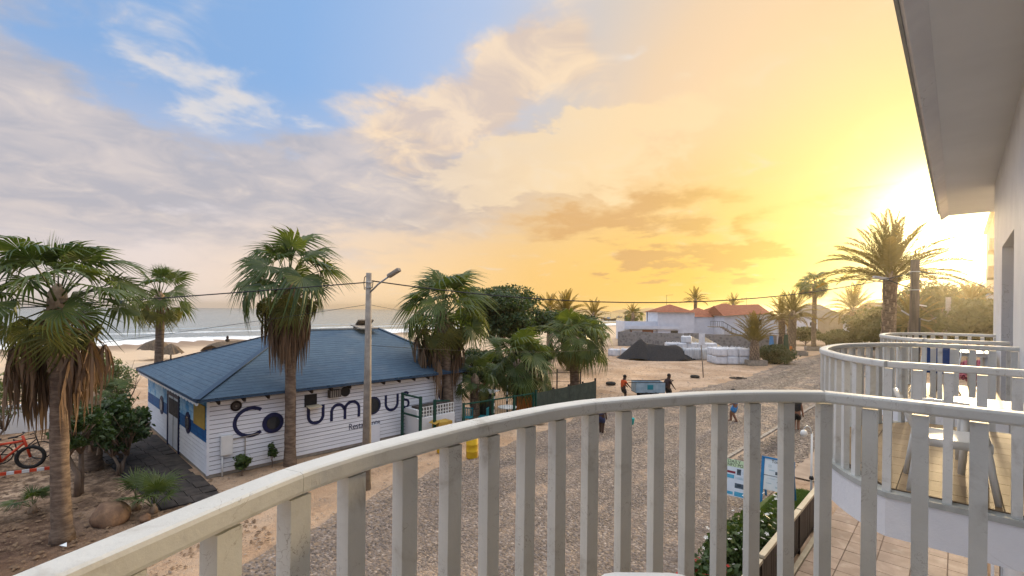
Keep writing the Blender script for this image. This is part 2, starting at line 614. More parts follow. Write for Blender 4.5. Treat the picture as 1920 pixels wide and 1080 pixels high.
M['roof_tile'] = pmat('roof_tile', (.34, .115, .065), (.24, .08, .045), 2.2, .85, .5, 10, 'World', stain=((.16, .07, .05), 1.5, .55, .8, .6))
M['roof_grey'] = pmat('roof_grey', (.22, .175, .13), (.16, .13, .10), 2.2, .9, .4, 8, 'World')
M['brick_red'] = pmat('brick_red', (.38, .17, .10), (.30, .13, .08), 2.2, .9, .2, 8, 'World')
M['green_steel'] = pmat('green_steel', (.010, .075, .052), (.008, .05, .036), 4, .45)
M['shade_net'] = pmat('shade_net', (.050, .072, .062), (.032, .048, .042), 3, .95, .2, 90, 'World')
M['yellow_plastic'] = pmat('yellow_plastic', (.72, .46, .02), (.60, .36, .02), 3, .5)
M['orange'] = pmat('orange', (.60, .19, .03), (.50, .14, .02), 3, .7)
M['teal'] = pmat('teal', (.02, .25, .30), (.015, .2, .25), 3, .5)
M['white_plastic'] = pmat('white_plastic', (.78, .78, .76), (.72, .72, .70), 3, .35, crd='Object')
M['blue_cloth'] = pmat('blue_cloth', (.012, .065, .24), (.01, .05, .18), 5, .8)
M['brown_metal'] = pmat('brown_metal', (.035, .024, .018), (.025, .018, .014), 5, .5)
M['cream_wood'] = pmat('cream_wood', (.62, .53, .38), (.54, .45, .31), 3, .6, .1, 20, 'World')
M['sign_blue'] = pmat('sign_blue', (.02, .22, .50), (.015, .17, .42), 4, .5)
M['sign_white'] = pmat('sign_white', (.74, .80, .86), (.66, .74, .82), 2, .5)
M['sign_green'] = pmat('sign_green', (.62, .76, .50), (.55, .70, .45), 2, .5)
M['print_blue'] = pmat('print_blue', (.05, .30, .52), (.10, .42, .60), 6, .5)
M['print_dark'] = pmat('print_dark', (.03, .045, .06), (.10, .14, .18), 9, .5)
M['print_red'] = pmat('print_red', (.28, .03, .05), (.2, .02, .04), 9, .5)
M['print_pale'] = pmat('print_pale', (.40, .55, .66), (.60, .68, .74), 7, .5)
M['skin_dark'] = pmat('skin_dark', (.075, .038, .024), (.06, .03, .02), 4, .5)
M['skin_mid'] = pmat('skin_mid', (.26, .13, .085), (.22, .11, .07), 4, .5)
M['hair'] = pmat('hair', (.012, .009, .008), (.02, .015, .012), 9, .7)
M['cloth_orange'] = pmat('cloth_orange', (.62, .10, .025), (.5, .07, .02), 5, .85)
M['cloth_dark'] = pmat('cloth_dark', (.045, .03, .035), (.03, .02, .024), 5, .85)
M['cloth_black'] = pmat('cloth_black', (.012, .012, .014), (.02, .02, .02), 5, .85)
M['cloth_blue'] = pmat('cloth_blue', (.03, .16, .42), (.05, .25, .5), 12, .85)
M['cloth_navy'] = pmat('cloth_navy', (.05, .065, .14), (.035, .045, .10), 8, .85)
M['cloth_white'] = pmat('cloth_white', (.65, .66, .7), (.35, .38, .5), 30, .85)
M['bucket_teal'] = pmat('bucket_teal', (.03, .50, .48), (.02, .42, .42), 3, .4)
M['cart_blue'] = pmat('cart_blue', (.36, .46, .52), (.26, .36, .42), 2.5, .6, stain=((.20, .13, .09), 4, .6, .8, .6))
M['car_white'] = pmat('car_white', (.72, .74, .77), (.68, .70, .73), 2, .25, spec=.5)
M['banner_grey'] = pmat('banner_grey', (.34, .34, .34), (.24, .25, .25), 1.2, .6, detail=4)
M['banner_red'] = pmat('banner_red', (.62, .07, .025), (.5, .05, .02), 4, .5)
M['banner_navy'] = pmat('banner_navy', (.02, .02, .055), (.03, .03, .07), 4, .5)
M['banner_purple'] = pmat('banner_purple', (.16, .04, .16), None, 4, .5)
M['banner_white'] = pmat('banner_white', (.75, .75, .74), None, 4, .5)
M['paving_dark'] = pmat('paving_dark', (.075, .062, .055), (.035, .030, .028), 2.5, .9, .4, 14, 'World', stain=((.15, .12, .09), 1.2, .5, .8, .5))
M['apt_tan'] = pmat('apt_tan', (.55, .42, .27), (.48, .36, .22), 1.0, .85, crd='World')
M['kiosk_brown'] = pmat('kiosk_brown', (.10, .085, .075), (.05, .04, .036), 7, .8, .4, 20)
M['litter'] = leaf_mat('litter', (.30, .20, .12), (.09, .055, .035), .1, None, .9, 2)
M['pebble'] = leaf_mat('pebble', (.50, .40, .30), (.14, .10, .08), 0.0, None, .9, 2)


def m_ground():
    m, nt, b = new_mat('sand_ground')
    v = coords(nt, 'World')
    n1 = noise(v, .35, 6, .6, .3)
    n2 = noise(v, 2.2, 8, .65, .2, off=(3, 1, 0))
    n3 = noise(v, 11.0, 6, .6, .0, off=(1, 9, 0))
    c = mix(smooth(n1, .35, .65), (.43, .285, .18), (.56, .40, .275))
    c = mix(smooth(n2, .50, .74) * .8, c, (.25, .155, .095))
    c = mix(smooth(n3, .60, .80) * .35, c, (.66, .54, .42))
    x, y, z = separate(v)
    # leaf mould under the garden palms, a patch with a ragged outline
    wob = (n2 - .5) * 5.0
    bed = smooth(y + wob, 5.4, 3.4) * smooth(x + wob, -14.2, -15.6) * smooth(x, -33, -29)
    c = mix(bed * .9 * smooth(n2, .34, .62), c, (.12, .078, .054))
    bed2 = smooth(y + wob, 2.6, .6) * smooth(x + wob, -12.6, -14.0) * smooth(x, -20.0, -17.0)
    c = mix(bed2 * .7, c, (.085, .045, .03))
    # beach sand is cleaner and paler
    c = mix(smooth(x, -38, -60) * smooth(x + y * .0, -400, -390), c, mix(n1, (.58, .43, .29), (.66, .52, .37)))
    # wet sand line
    c = mix(smooth(z, -.75, -1.15), c, (.30, .22, .16))
    nt.links.new(c.s, b.inputs['Base Color'])
    b.inputs['Roughness'].default_value = .95
    b.inputs['Specular IOR Level'].default_value = .15
    h = n2 * .7 + n3 * .35 + noise(v, 38, 4, .6) * .15
    bump(nt, b, h, 1.0, .16)
    return m


def m_road():
    m, nt, b = new_mat('cobble_bed')
    v = coords(nt, 'World')
    vo = nt.nodes.new('ShaderNodeTexVoronoi')
    vo.inputs['Scale'].default_value = 10.0
    nt.links.new(v.s, vo.inputs['Vector'])
    rn = X(vo.outputs['Color'])
    d = X(vo.outputs['Distance'])
    r, g_, b_ = separate(rn)
    c = mix(r, (.14, .11, .093), (.32, .26, .22))
    big = noise(v, .5, 6, .6, .3)
    c = mix(smooth(big, .50, .72) * .8, c, (.44, .32, .22))
    c = mix(smooth(d, .35, .6), c, (.20, .145, .10))
    nt.links.new(c.s, b.inputs['Base Color'])
    b.inputs['Roughness'].default_value = .85
    bump(nt, b, 1.0 - d, .9, .05)
    return m


def m_cobble():
    m, nt, b = new_mat('cobble')
    geo = nt.nodes.new('ShaderNodeNewGeometry')
    isl = X(geo.outputs['Random Per Island'])
    v = X(geo.outputs['Position'])
    c = ramp(isl, [(0, (.090, .070, .058)), (.3, (.135, .106, .088)), (.70, (.185, .147, .122)), (.94, (.25, .203, .168)), (1.0, (.38, .315, .265))])
    big = noise(v, .55, 6, .6, .3)
    x, y, z = separate(v)
    # wheel-worn bands along the street, and sand drifted over the setts
    band = noise(combine(x * .95, y * .05, 0.0), 1.0, 3, .55)
    c = mix(1.0, c, mix(smooth(band, .36, .64), (.72, .72, .73), (1.22, 1.2, 1.16)), 'MULTIPLY')
    c = mix(smooth(big + (band - .5) * .35, .53, .70) * .8, c, (.38, .27, .185))
    nt.links.new(c.s, b.inputs['Base Color'])
    b.inputs['Roughness'].default_value = .7
    b.inputs['Specular IOR Level'].default_value = .35
    bump(nt, b, noise(v, 30, 4, .6), .5, .01)
    return m


def m_shingle():
    m, nt, b = new_mat('blue_shingle')
    uv = X(nt.nodes.new('ShaderNodeTexCoord').outputs['UV'])
    br = nt.nodes.new('ShaderNodeTexBrick')
    nt.links.new(uv.s, br.inputs['Vector'])
    br.inputs['Scale'].default_value = 1.0
    br.inputs['Brick Width'].default_value = .30
    br.inputs['Row Height'].default_value = .145
    br.inputs['Mortar Size'].default_value = .006
    br.inputs['Color1'].default_value = (.040, .080, .128, 1)
    br.inputs['Color2'].default_value = (.056, .106, .158, 1)
    br.inputs['Mortar'].default_value = (.022, .055, .105, 1)
    v = coords(nt, 'World')
    n = noise(v, .8, 6, .6)
    c = mix(smooth(n, .5, .8) * .5, X(br.outputs['Color']), (.12, .15, .18))
    c = mix(smooth(noise(v, 9, 5, .6), .6, .8) * .35, c, (.03, .09, .18))
    nt.links.new(c.s, b.inputs['Base Color'])
    b.inputs['Roughness'].default_value = .75
    bump(nt, b, noise(v, 120, 3, .6) * .6 + X(br.outputs['Fac']) * -.6, .5, .01)
    return m


def m_sea():
    m, nt, b = new_mat('sea_water')
    v = coords(nt, 'World')
    x, y, z = separate(v)
    n = noise(v, .02, 5, .6)
    c = mix(smooth(n, .4, .65), (.085, .17, .215), (.12, .215, .255))
    # foam of the breaking waves near the shore
    w = noise(v, .11, 6, .7, .5)
    shore = x + 114 + smooth(y, 40, 90, 0, 13)
    f1 = X.m('SINE', shore * .24 + w * 7.0)
    foam = smooth(f1, .62, .95) * smooth(shore, -85, -20) * smooth(w, .36, .54)
    f2 = smooth(shore + (w - .5) * 14, -12, -4)
    fo = X.m('MAXIMUM', foam, f2)
    c = mix(fo, c, (.82, .82, .80))
    nt.links.new(c.s, b.inputs['Base Color'])
    rr = mix(fo, (.16, .16, .16), (.8, .8, .8))
    nt.links.new(rr.s, b.inputs['Roughness'])
    b.inputs['IOR'].default_value = 1.33
    wv = combine(x * 1.0, y * .45, 0.0)
    h = noise(wv, .25, 4, .6, .6) + noise(wv, 1.1, 4, .6, .3) * .35
    bump(nt, b, h, .55, .6)
    return m


def m_hedge_wall():
    m, nt, b = new_mat('rubble_wall')
    v = coords(nt, 'World')
    vo = nt.nodes.new('ShaderNodeTexVoronoi')
    vo.inputs['Scale'].default_value = 2.6
    nt.links.new(v.s, vo.inputs['Vector'])
    r, g_, b_ = separate(X(vo.outputs['Color']))
    c = mix(r, (.125, .125, .13), (.23, .23, .235))
    c = mix(smooth(X(vo.outputs['Distance']), .35, .6) * .6, c, (.27, .265, .26))
    c = mix(smooth(noise(v, .5, 5, .6), .5, .75) * .4, c, (.22, .19, .165))
    nt.links.new(c.s, b.inputs['Base Color'])
    b.inputs['Roughness'].default_value = .95
    bump(nt, b, 1.0 - X(vo.outputs['Distance']), .7, .05)
    return m


M['ground'] = m_ground()
M['road'] = m_road()
M['cobble'] = m_cobble()
M['shingle'] = m_shingle()
M['sea'] = m_sea()
M['rubble'] = m_hedge_wall()
M['far_hill'] = pmat('far_hill', (.16, .13, .10), (.12, .10, .08), .01, 1.0, crd='World')
M['pavement'] = pmat('pavement', (.40, .30, .22), (.30, .22, .16), 1.4, .9, .3, 12, 'World')

# ------------------------------------------------------------------ ground, sea, road
SHORE = [(-400, -190), (-100, -125), (0, -112), (22, -113), (37, -114), (54, -118), (79, -128), (192, -127), (246, -128), (330, -140), (700, -260), (2500, -950), (9000, -3500)]


def gz(x, y):
    s = x - pixel_free_lerp(SHORE, y)
    if s > 70:
        return 0.0
    if s > 0:
        t = s / 70
        return -1.2 + 1.2 * t * t * (3 - 2 * t)
    return max(-5.0, -1.2 + s * .04)


def axis(lo, hi, near0, near1, step):
    a = list(np.arange(near0, near1 + .001, step))
    v, st = near1, step
    while v < hi:
        st *= 1.35
        v += st
        a.append(min(v, hi))
    v, st = near0, step
    while v > lo:
        st *= 1.35
        v -= st
        a.insert(0, max(v, lo))
    return a


def build_ground():
    rng = np.random.default_rng(3)
    xs = axis(-2080, 1800, -45, 10, .5)
    ys = axis(-1620, 2080, -8, 75, .6)
    V = []
    for y in ys:
        for x in xs:
            z = gz(x, y)
            # gentle hummocks in the loose sand, flat where the road and buildings stand
            if -45 < x < -16 and -8 < y < 75 or (x < -15.8):
                z += .05 * math.sin(x * 1.3 + math.sin(y * .9) * 2) * math.sin(y * 1.1 + x * .35)
            V.append((x, y, z - .03))
    nx = len(xs)
    Fq = [(j * nx + i, j * nx + i + 1, (j + 1) * nx + i + 1, (j + 1) * nx + i) for j in range(len(ys) - 1) for i in range(nx - 1)]
    o = put('ground', np_mesh('ground', V, Fq, M['ground'], True))
    struct(o, 'sandy ground and beach sloping to the sea')


build_ground()
mb = MB()
mb.add([(-2050, -1600, -1.2), (-60, -1600, -1.2), (-60, 2050, -1.2), (-2050, 2050, -1.2)], [(0, 1, 2, 3)])
struct(mb.build('sea', M['sea']), 'pale calm sea with low surf')

ROAD_L = [(-12, -10.2), (3.4, -11.7), (6.4, -12.6), (9.1, -13.4), (16.8, -14.4), (24, -15.3), (33, -14.6), (42, -13.5), (60, -14.4), (75, -13.8), (130, -12.8), (400, -10)]


def build_road():
    mb = MB()
    L = []
    y = -12.0
    rnd = random.Random(5)
    while y < 400:
        L.append((pixel_free_lerp(ROAD_L, y) + rnd.uniform(-.22, .22), y))
        y += .8 if y < 60 else 6
    n = len(L)
    vs = [(x, y, .010) for x, y in L] + [(-4.3, y, .012) for x, y in L]
    mb.add(vs, [(i, n + i, n + i + 1, i + 1) for i in range(n - 1)])
    road = struct(mb.build('road', M['road']), 'cobbled street with sand drifting over it')
    # the setts, in courses across the street
    rng = np.random.default_rng(11)
    C = []
    y = 1.5
    while y < 76:
        x0 = pixel_free_lerp(ROAD_L, y) + .1 + rng.uniform(0, .5)
        dy = .060 if y < 15 else .070 if y < 22 else .09 if y < 30 else .12 if y < 46 else .2
        x = x0
        while x < (-6.75 if y > 19 else -4.5):
            w = rng.uniform(.045, .095) if y < 15 else rng.uniform(.055, .11) if y < 30 else rng.uniform(.09, .17) if y < 46 else rng.uniform(.16, .34)
            if rng.random() > (.5 if x - x0 < .8 else .2 if x - x0 < 1.6 else .08):
                C.append((x, y + rng.uniform(-.03, .03), w, dy * rng.uniform(.75, 1.1)))
            x += w + .012
        y += dy
    C = np.array(C)
    n = len(C)
    h = .013 + .10 * C[:, 3] * rng.uniform(.4, 1.2, n)
    ang = rng.uniform(-.45, .45, n)
    tilt = rng.uniform(-.010, .010, (n, 2))
    base = np.array([(-1, -1), (1, -1), (1, 1), (-1, 1)], float)
    V = np.zeros((n, 8, 3), np.float32)
    for k in range(4):
        for lv, (sc_, z) in enumerate(((.5, .004), (.40, None))):
            lx = base[k, 0] * C[:, 2] * sc_
            ly = base[k, 1] * C[:, 3] * sc_
            V[:, lv * 4 + k, 0] = C[:, 0] + C[:, 2] / 2 + lx * np.cos(ang) - ly * np.sin(ang)
            V[:, lv * 4 + k, 1] = C[:, 1] + lx * np.sin(ang) + ly * np.cos(ang)
            V[:, lv * 4 + k, 2] = z if z is not None else h + base[k, 0] * tilt[:, 0] + base[k, 1] * tilt[:, 1]
    fl = np.array([(4, 5, 6, 7), (0, 1, 5, 4), (1, 2, 6, 5), (2, 3, 7, 6), (3, 0, 4, 7)])
    Fq = (np.arange(n)[:, None, None] * 8 + fl[None]).reshape(-1, 4)
    stuff(put('cobblestones', np_mesh('cobblestones', V.reshape(-1, 3), Fq, M['cobble']), road), 'small grey-brown setts of the street')
    # kerb between street and pavement, one stone after another
    y = 19.0
    ks = MB().box(-.07, 0, -.05, .07, .92, .075).mesh('kerbstone', M['concrete'])
    while y < 60:
        o = put('kerbstone', ks, road, (-6.55 + .012 * (y - 20) + random.uniform(-.01, .01), y, .02))
        o.rotation_euler = (0, 0, random.uniform(-.012, .012))
        o['kind'] = 'structure'
        y += .95
    # pavement setts beyond the kerb
    C = []
    y = 19.0
    while y < 36:
        x = -6.35 + rng.uniform(0, .1)
        while x < -4.4:
            w = rng.uniform(.07, .13)
            if rng.random() > .1:
                C.append((x, y + rng.uniform(-.02, .02), w, .085))
            x += w + .012
        y += .092
    C = np.array(C)
    n = len(C)
    h = rng.uniform(.045, .065, n)
    V = np.zeros((n, 8, 3), np.float32)
    for k in range(4):
        for lv, sc_ in enumerate((.5, .42)):
            V[:, lv * 4 + k, 0] = C[:, 0] + C[:, 2] / 2 + base[k, 0] * C[:, 2] * sc_
            V[:, lv * 4 + k, 1] = C[:, 1] + base[k, 1] * C[:, 3] * sc_
            V[:, lv * 4 + k, 2] = .004 if lv == 0 else h
    Fq = (np.arange(n)[:, None, None] * 8 + fl[None]).reshape(-1, 4)
    pv = MB()
    pv.add([(-6.48, 18.9, .022), (-2.95, 18.9, .022), (-2.95, 60, .022), (-6.48, 60, .022)], [(0, 1, 2, 3)])
    pav = struct(pv.build('pavement', M['pavement']), 'sandy pavement along the hotel side')
    stuff(put('paving_setts', np_mesh('paving_setts', V.reshape(-1, 3), Fq, M['cobble']), pav), 'paving setts of the hotel-side pavement')


build_road()


def build_hills():
    mb = MB()
    top, bot, bk = [], [], []
    rnd = random.Random(4)
    for i in range(90):
        a = R(-40 + 30 * i / 89)
        d = 1650
        h = 8 + 5 * math.sin(i * .21) + 3 * math.sin(i * .67 + 1) + rnd.uniform(-1.6, 1.6)
        h *= min(1, i / 10)
        bot.append((math.sin(a) * d, math.cos(a) * d, -2))
        top.append((math.sin(a) * (d + 120), math.cos(a) * (d + 120), max(.2, h)))
        bk.append((math.sin(a) * (d + 330), math.cos(a) * (d + 330), -2))
    n = len(top)
    mb.add(bot + top + bk, [(i, i + 1, n + i + 1, n + i) for i in range(n - 1)] + [(n + i, n + i + 1, 2 * n + i + 1, 2 * n + i) for i in range(n - 1)])
    struct(mb.build('hills', M['far_hill'], None, True), 'low brown headland across the bay')


build_hills()

# ------------------------------------------------------------------ hotel
WX = .52
FLOOR = 4.40
SOF = 8.45
OUT = [(0, -1.188), (.35, -1.17), (.50, -1.148), (.63, -1.116), (.87, -1.015), (1.14, -.885), (1.375, -.727), (1.575, -.545), (1.64, -.47)]


SX = 1.0        # how deep the balcony bows out from the wall


def outline(off=0.0, half=1.64):
    """balcony outline from wall, round the front, back to the wall (local y about the centre)"""
    s = OUT
    pts = [(-half, WX)] + [(-y, x) for y, x in reversed(s[1:])] + [(y, x) for y, x in s] + [(half, WX)]
    # smooth the front
    P = [Vector((WX + (x - WX) * SX, y)) for y, x in pts]
    res = []
    for i, p in enumerate(P):
        if i in (0, len(P) - 1):
            res.append(p + Vector((0, -off if i == 0 else off)))
            continue
        a, c = P[i - 1], P[i + 1]
        t = (c - a).normalized()
        nrm = Vector((-t.y, t.x))            # outward
        if nrm.x > 0 and abs(nrm.y) < .5:
            nrm = -nrm
        res.append(p + nrm * off)
    return res


def densify(pts, m=4):
    """Catmull-Rom on the curved front, straight on the two wall returns"""
    out = []
    n = len(pts)
    for i in range(n - 1):
        a, b = pts[i], pts[i + 1]
        if i == 0 or i == n - 2:
            k = 1
        else:
            k = m
        p0 = pts[i - 1] if i > 1 else a
        p3 = pts[i + 2] if i < n - 3 else b
        for j in range(k):
            t = j / k
            if k == 1:
                out.append(a)
            else:
                out.append(.5 * ((2 * a) + (b - p0) * t + (2 * p0 - 5 * a + 4 * b - p3) * t * t + (3 * a - p0 - 3 * b + p3) * t ** 3))
    out.append(pts[-1])
    return out


def clip(poly, conv):
    n = len(conv)
    area = sum(conv[i].x * conv[(i + 1) % n].y - conv[(i + 1) % n].x * conv[i].y for i in range(n))
    sgn = 1 if area > 0 else -1
    for i in range(n):
        a, b = conv[i], conv[(i + 1) % n]
        e = b - a
        if e.length < 1e-6:
            continue
        res = []
        for j in range(len(poly)):
            p, q = poly[j], poly[(j + 1) % len(poly)]
            dp = sgn * (e.x * (p.y - a.y) - e.y * (p.x - a.x))
            dq = sgn * (e.x * (q.y - a.y) - e.y * (q.x - a.x))
            if dp >= 0:
                res.append(p)
            if (dp >= 0) != (dq >= 0):
                res.append(p.lerp(q, dp / (dp - dq)))
        poly = res
        if len(poly) < 3:
            return []
    return poly


def polyline_at(pts, s):
    for a, b in zip(pts, pts[1:]):
        L = (b - a).length
        if s <= L or b is pts[-1]:
            t = (b - a).normalized()
            return a + t * s, t
        s -= L


def sub_path(pts, s0, s1):
    res = [polyline_at(pts, s0)[0]]
    s = 0
    for a, b in zip(pts, pts[1:]):
        s += (b - a).length
        if s0 + .012 < s < s1 - .012:
            res.append(b)
    res.append(polyline_at(pts, s1)[0])
    return res


SEC = []
for cx, cz, a0 in ((.0265, .015, 0), (-.0265, .015, 90), (-.0265, -.015, 180), (.0265, -.015, 270)):
    for da in (0, 45, 90):
        a = R(a0 + da)
        SEC.append((cx + .011 * math.cos(a), cz + .011 * math.sin(a)))


def sweep(mb, path, z, tan0=None, tan1=None):
    rings = []
    for i, p in enumerate(path):
        if i == 0:
            t = tan0 or (path[1] - path[0]).normalized()
        elif i == len(path) - 1:
            t = tan1 or (path[-1] - path[-2]).normalized()
        else:
            t = ((path[i + 1] - p).normalized() + (p - path[i - 1]).normalized()).normalized()
            cs = max(.6, t.dot((p - path[i - 1]).normalized()))
        nrm = Vector((-t.y, t.x))
        k = 1 / cs if 0 < i < len(path) - 1 else 1
        rings.append([(p.x + nrm.x * a * k, p.y + nrm.y * a * k, z + b) for a, b in SEC])
    m = len(SEC)
    vs = [q for r in rings for q in r]
    fs = [(i * m + k, (i + 1) * m + k, (i + 1) * m + (k + 1) % m, i * m + (k + 1) % m) for i in range(len(path) - 1) for k in range(m)]
    fs += [tuple(range(m)), tuple(reversed(range((len(path) - 1) * m, len(path) * m)))]
    mb.add(vs, fs)


BAL_MESH = MB().box(-.0275, -.023, -.02, .0275, .023, .972).mesh('baluster', M['rail_paint'])


def balcony(cy, lab_b, lab_r):
    root = thing('balcony', lab_b, 'balcony', (0, cy, 0), 0, 'curved hotel balconies')
    conv = densify(outline(.048), 4)
    MB().prism([(p.x, p.y) for p in conv], FLOOR - .36, FLOOR - .055).build('slab', M['white_wall'], root)
    conv2 = densify(outline(.058), 4)
    inner = densify(outline(-.05), 4)
    MB().prism([(p.x, p.y) for p in conv2], FLOOR - .055, FLOOR - .012).build('edge_kerb', M['kerb_paint'], root)
    MB().prism([(p.x, p.y) for p in inner], FLOOR - .012, FLOOR - .006).build('tile_bed', M['grout'], root)
    T = .30
    # tiles laid at an angle to the wall
    ca, sa = math.cos(R(0)), math.sin(R(0))
    for i in range(-9, 10):
        for j in range(-9, 10):
            q = [Vector((i * T + .004, j * T + .004)), Vector(((i + 1) * T - .004, j * T + .004)), Vector(((i + 1) * T - .004, (j + 1) * T - .004)), Vector((i * T + .004, (j + 1) * T - .004))]
            q = [Vector((p.x * ca - p.y * sa - .05, p.x * sa + p.y * ca + .07)) for p in q]
            q = clip(q, inner)
            if len(q) >= 3:
                ar = abs(sum(q[k].x * q[(k + 1) % len(q)].y - q[(k + 1) % len(q)].x * q[k].y for k in range(len(q)))) / 2
                if ar > .002:
                    MB().prism([(p.x, p.y) for p in q], FLOOR - .006, FLOOR + random.uniform(0, .0015)).build('floor_tile', M['tile'], root)
    rl = thing('balcony_railing', lab_r, 'railing', (0, cy, 0), 0, 'painted balcony railings')
    path = densify(outline(.0), 4)
    zc = 5.42 - .026
    tot = sum((b - a).length for a, b in zip(path, path[1:]))
    # corner lies where the straight return meets the curve
    L0 = (path[1] - path[0]).length
    L1 = (path[-1] - path[-2]).length
    cuts = [0, L0]
    nseg = 6
    for k in range(1, nseg):
        cuts.append(L0 + (tot - L0 - L1) * k / nseg)
    cuts += [tot - L1, tot]
    for a, b in zip(cuts, cuts[1:]):
        pp = sub_path(path, a + (.0005 if a else 0), b - .0005)
        mb = MB()
        sweep(mb, pp, zc)
        mb.build('handrail', M['rail_paint'], rl)
    stops = [L0 - .178 * k for k in range(5, 0, -1)]
    cnt = round((tot - L0 - L1) / .178)
    stops += [L0 + (tot - L0 - L1) * k / cnt for k in range(cnt + 1)]
    stops += [tot - L1 + .178 * k for k in range(1, 6)]
    for s in stops:
        p, t = polyline_at(path, s)
        o = put('baluster', BAL_MESH, rl, (p.x, p.y, FLOOR - .01))
        o.rotation_euler = (random.uniform(-.004, .004), random.uniform(-.004, .004), math.atan2(t.y, t.x) + random.uniform(-.02, .02))
    return root, rl, path


balcony(1.06, 'nearest curved balcony with tiled floor, the one looked out from', 'nearest cream-grey wooden railing sweeping across the foreground')
SX = .935
balcony(6.44, 'second curved white balcony holding a plastic chair and white table', 'middle cream-grey railing round the balcony with the white plastic chair')
SX = .90
balcony(11.15, 'third curved white balcony farther along the hotel wall', 'farthest cream-grey railing, just below the big date palm')


def hotel():
    root = thing('hotel_building', 'white hotel wall and deep roof overhang at the right edge', 'building', (0, 0, 0))
    mb = MB()
    Y0, Y1 = -18.0, 13.75
    # wall pieces between the door openings
    doors = [(-.1, 2.2, FLOOR), (5.0, 7.3, FLOOR), (8.95, 11.3, FLOOR)]
    DT = 6.92
    ys = [Y0] + [v for d in doors for v in d[:2]] + [Y1]
    for a, b in zip(ys[0::2], ys[1::2]):
        mb.box(WX, a, FLOOR - .4, WX + .32, b, DT)
    mb.box(WX, Y0, DT, WX + .32, Y1, SOF)
    mb.box(WX, Y0, 0, WX + .32, Y1, FLOOR - .4)
    mb.box(WX + .32, Y1 - .3, 0, 9, Y1, SOF)
    mb.box(WX + .32, Y0, 0, 9, Y0 + .3, SOF)
    mb.build('wall', M['white_wall'], root)
    # overhanging roof slab with a dropped chamfered edge
    E = 17.35
    xs_in, xs_out = -.205, -.345
    MB().box(xs_in, Y0, SOF, 9.0, E, SOF + .42).build('roof_overhang', M['soffit'], root)
    mb = MB()
    sec = [(xs_in, SOF + .002), (xs_out, SOF - .11), (xs_out - .03, SOF - .09), (xs_out - .03, SOF + .42), (xs_in, SOF + .42)]
    n = len(sec)
    vs = [(x, Y0, z) for x, z in sec] + [(x + (.0 if i else 0), E - (.0 if x > -.3 else .0), z) for i, (x, z) in enumerate(sec)]
    mb.add(vs, [(i, (i + 1) % n, n + (i + 1) % n, n + i) for i in range(n)] + [tuple(reversed(range(n))), tuple(range(n, 2 * n))])
    mb.build('roof_edge', M['white_wall'], root)
    MB().box(xs_out - .06, Y0, SOF - .10, xs_out - .032, E - 1.0, SOF + .3).build('gutter_strip', M['kerb_paint'], root)
    for a, b, f in doors:
        fr = MB()
        xg = WX + .24
        fr.box(xg, a, f, xg + .06, a + .07, DT)
        fr.box(xg, b - .07, f, xg + .06, b, DT)
        fr.box(xg, a + .07, DT - .07, xg + .06, b - .07, DT)
        fr.box(xg, (a + b) / 2 - .04, f, xg + .06, (a + b) / 2 + .04, DT - .07)
        d = fr.build('balcony_door', M['white_plastic'], root)
        MB().box(xg + .02, a + .07, f + .02, xg + .035, (a + b) / 2 - .04, DT - .07).build('pane', M['glass_dark'], d)
        MB().box(xg + .02, (a + b) / 2 + .04, f + .02, xg + .035, b - .07, DT - .07).build('pane', M['glass_dark'], d)
    # ground floor windows over the patio
    for a in (6.6, 10.4):
        w = MB().box(WX - .02, a, 1.0, WX - .001, a + 1.5, 2.3).build('window', M['white_plastic'], root)
        MB().box(WX - .03, a + .07, 1.07, WX - .021, a + 1.43, 2.23).build('pane', M['glass_dark'], w)


hotel()

# patio below, tile by tile
patio = struct(MB().box(-2.55, 1.0, -.05, WX, 17.5, .035).build('patio', M['patio_bed']), 'tiled patio below the balconies')
pt = [MB().box(-.292, -.292, 0, .292, .292, .02).mesh('patio_tile', M['patio_tile'])]
for i in range(5):
    for j in range(22):
        x, y = -2.55 + .3 + .605 * i, 4.5 + .605 * j
        if x < WX - .3 and y < 17.2:
            put('patio_tile', pt[0], patio, (x, y, .035 + random.uniform(0, .003)))

# brown fence between patio and garden
fence = thing('patio_fence', 'dark brown slatted fence with cream top rail beside the patio', 'fence', (-2.75, 0, 0))
for a, b in ((6.0, 9.95), (10.05, 13.0), (13.05, 15.6)):
    MB().box(-.06, a, .97 if a < 10 else 1.0, .06, b, 1.04 if a < 10 else 1.07).build('top_rail', M['cream_wood'], fence, bevel=.008)
    MB().box(-.025, a, .10, .025, b, .15).build('bottom_rail', M['brown_metal'], fence)
slat = MB().box(-.012, -.055, .15, .012, .055, .98).mesh('slat', M['brown_metal'])
y = 6.06
while y < 15.55:
    put('slat', slat, fence, (random.uniform(-.004, .004), y, 0))
    y += .118
for y in (6.0, 8.0, 10.0, 11.5, 13.02, 15.6):
    MB().box(-.035, y - .035, 0, .035, y + .035, .97).build('post', M['brown_metal'], fence)
MB().box(-2.66, 5.9, 0, -2.56, 15.7, .09).build('patio_kerb', M['cream_wood'])
struct(bpy.data.objects['patio_kerb'], 'pale kerb at the patio edge')

lamp = thing('garden_lamp', 'white garden lamp post with globe beside the brown fence end', 'lamp', (-3.02, 15.75, 0))
MB().tube([(0, 0, 0), (0, 0, 2.35)], [.03, .026], 10).build('post', M['white_plastic'], lamp, True)
MB().tube([(0, 0, 2.3), (-.03, -.06, 2.5), (-.12, -.04, 2.55), (-.20, 0, 2.42)], .018, 8).build('arm', M['white_plastic'], lamp, True)
MB().lathe([(.01, -.1), (.07, -.08), (.10, 0), (.07, .08), (.03, .10)], (-.20, 0, 2.30), 14).build('globe', M['white_plastic'], lamp, True)
MB().lathe([(.06, 0), (.06, .06), (.035, .1)], (0, 0, 1.02), 10).build('collar', M['black'], lamp)


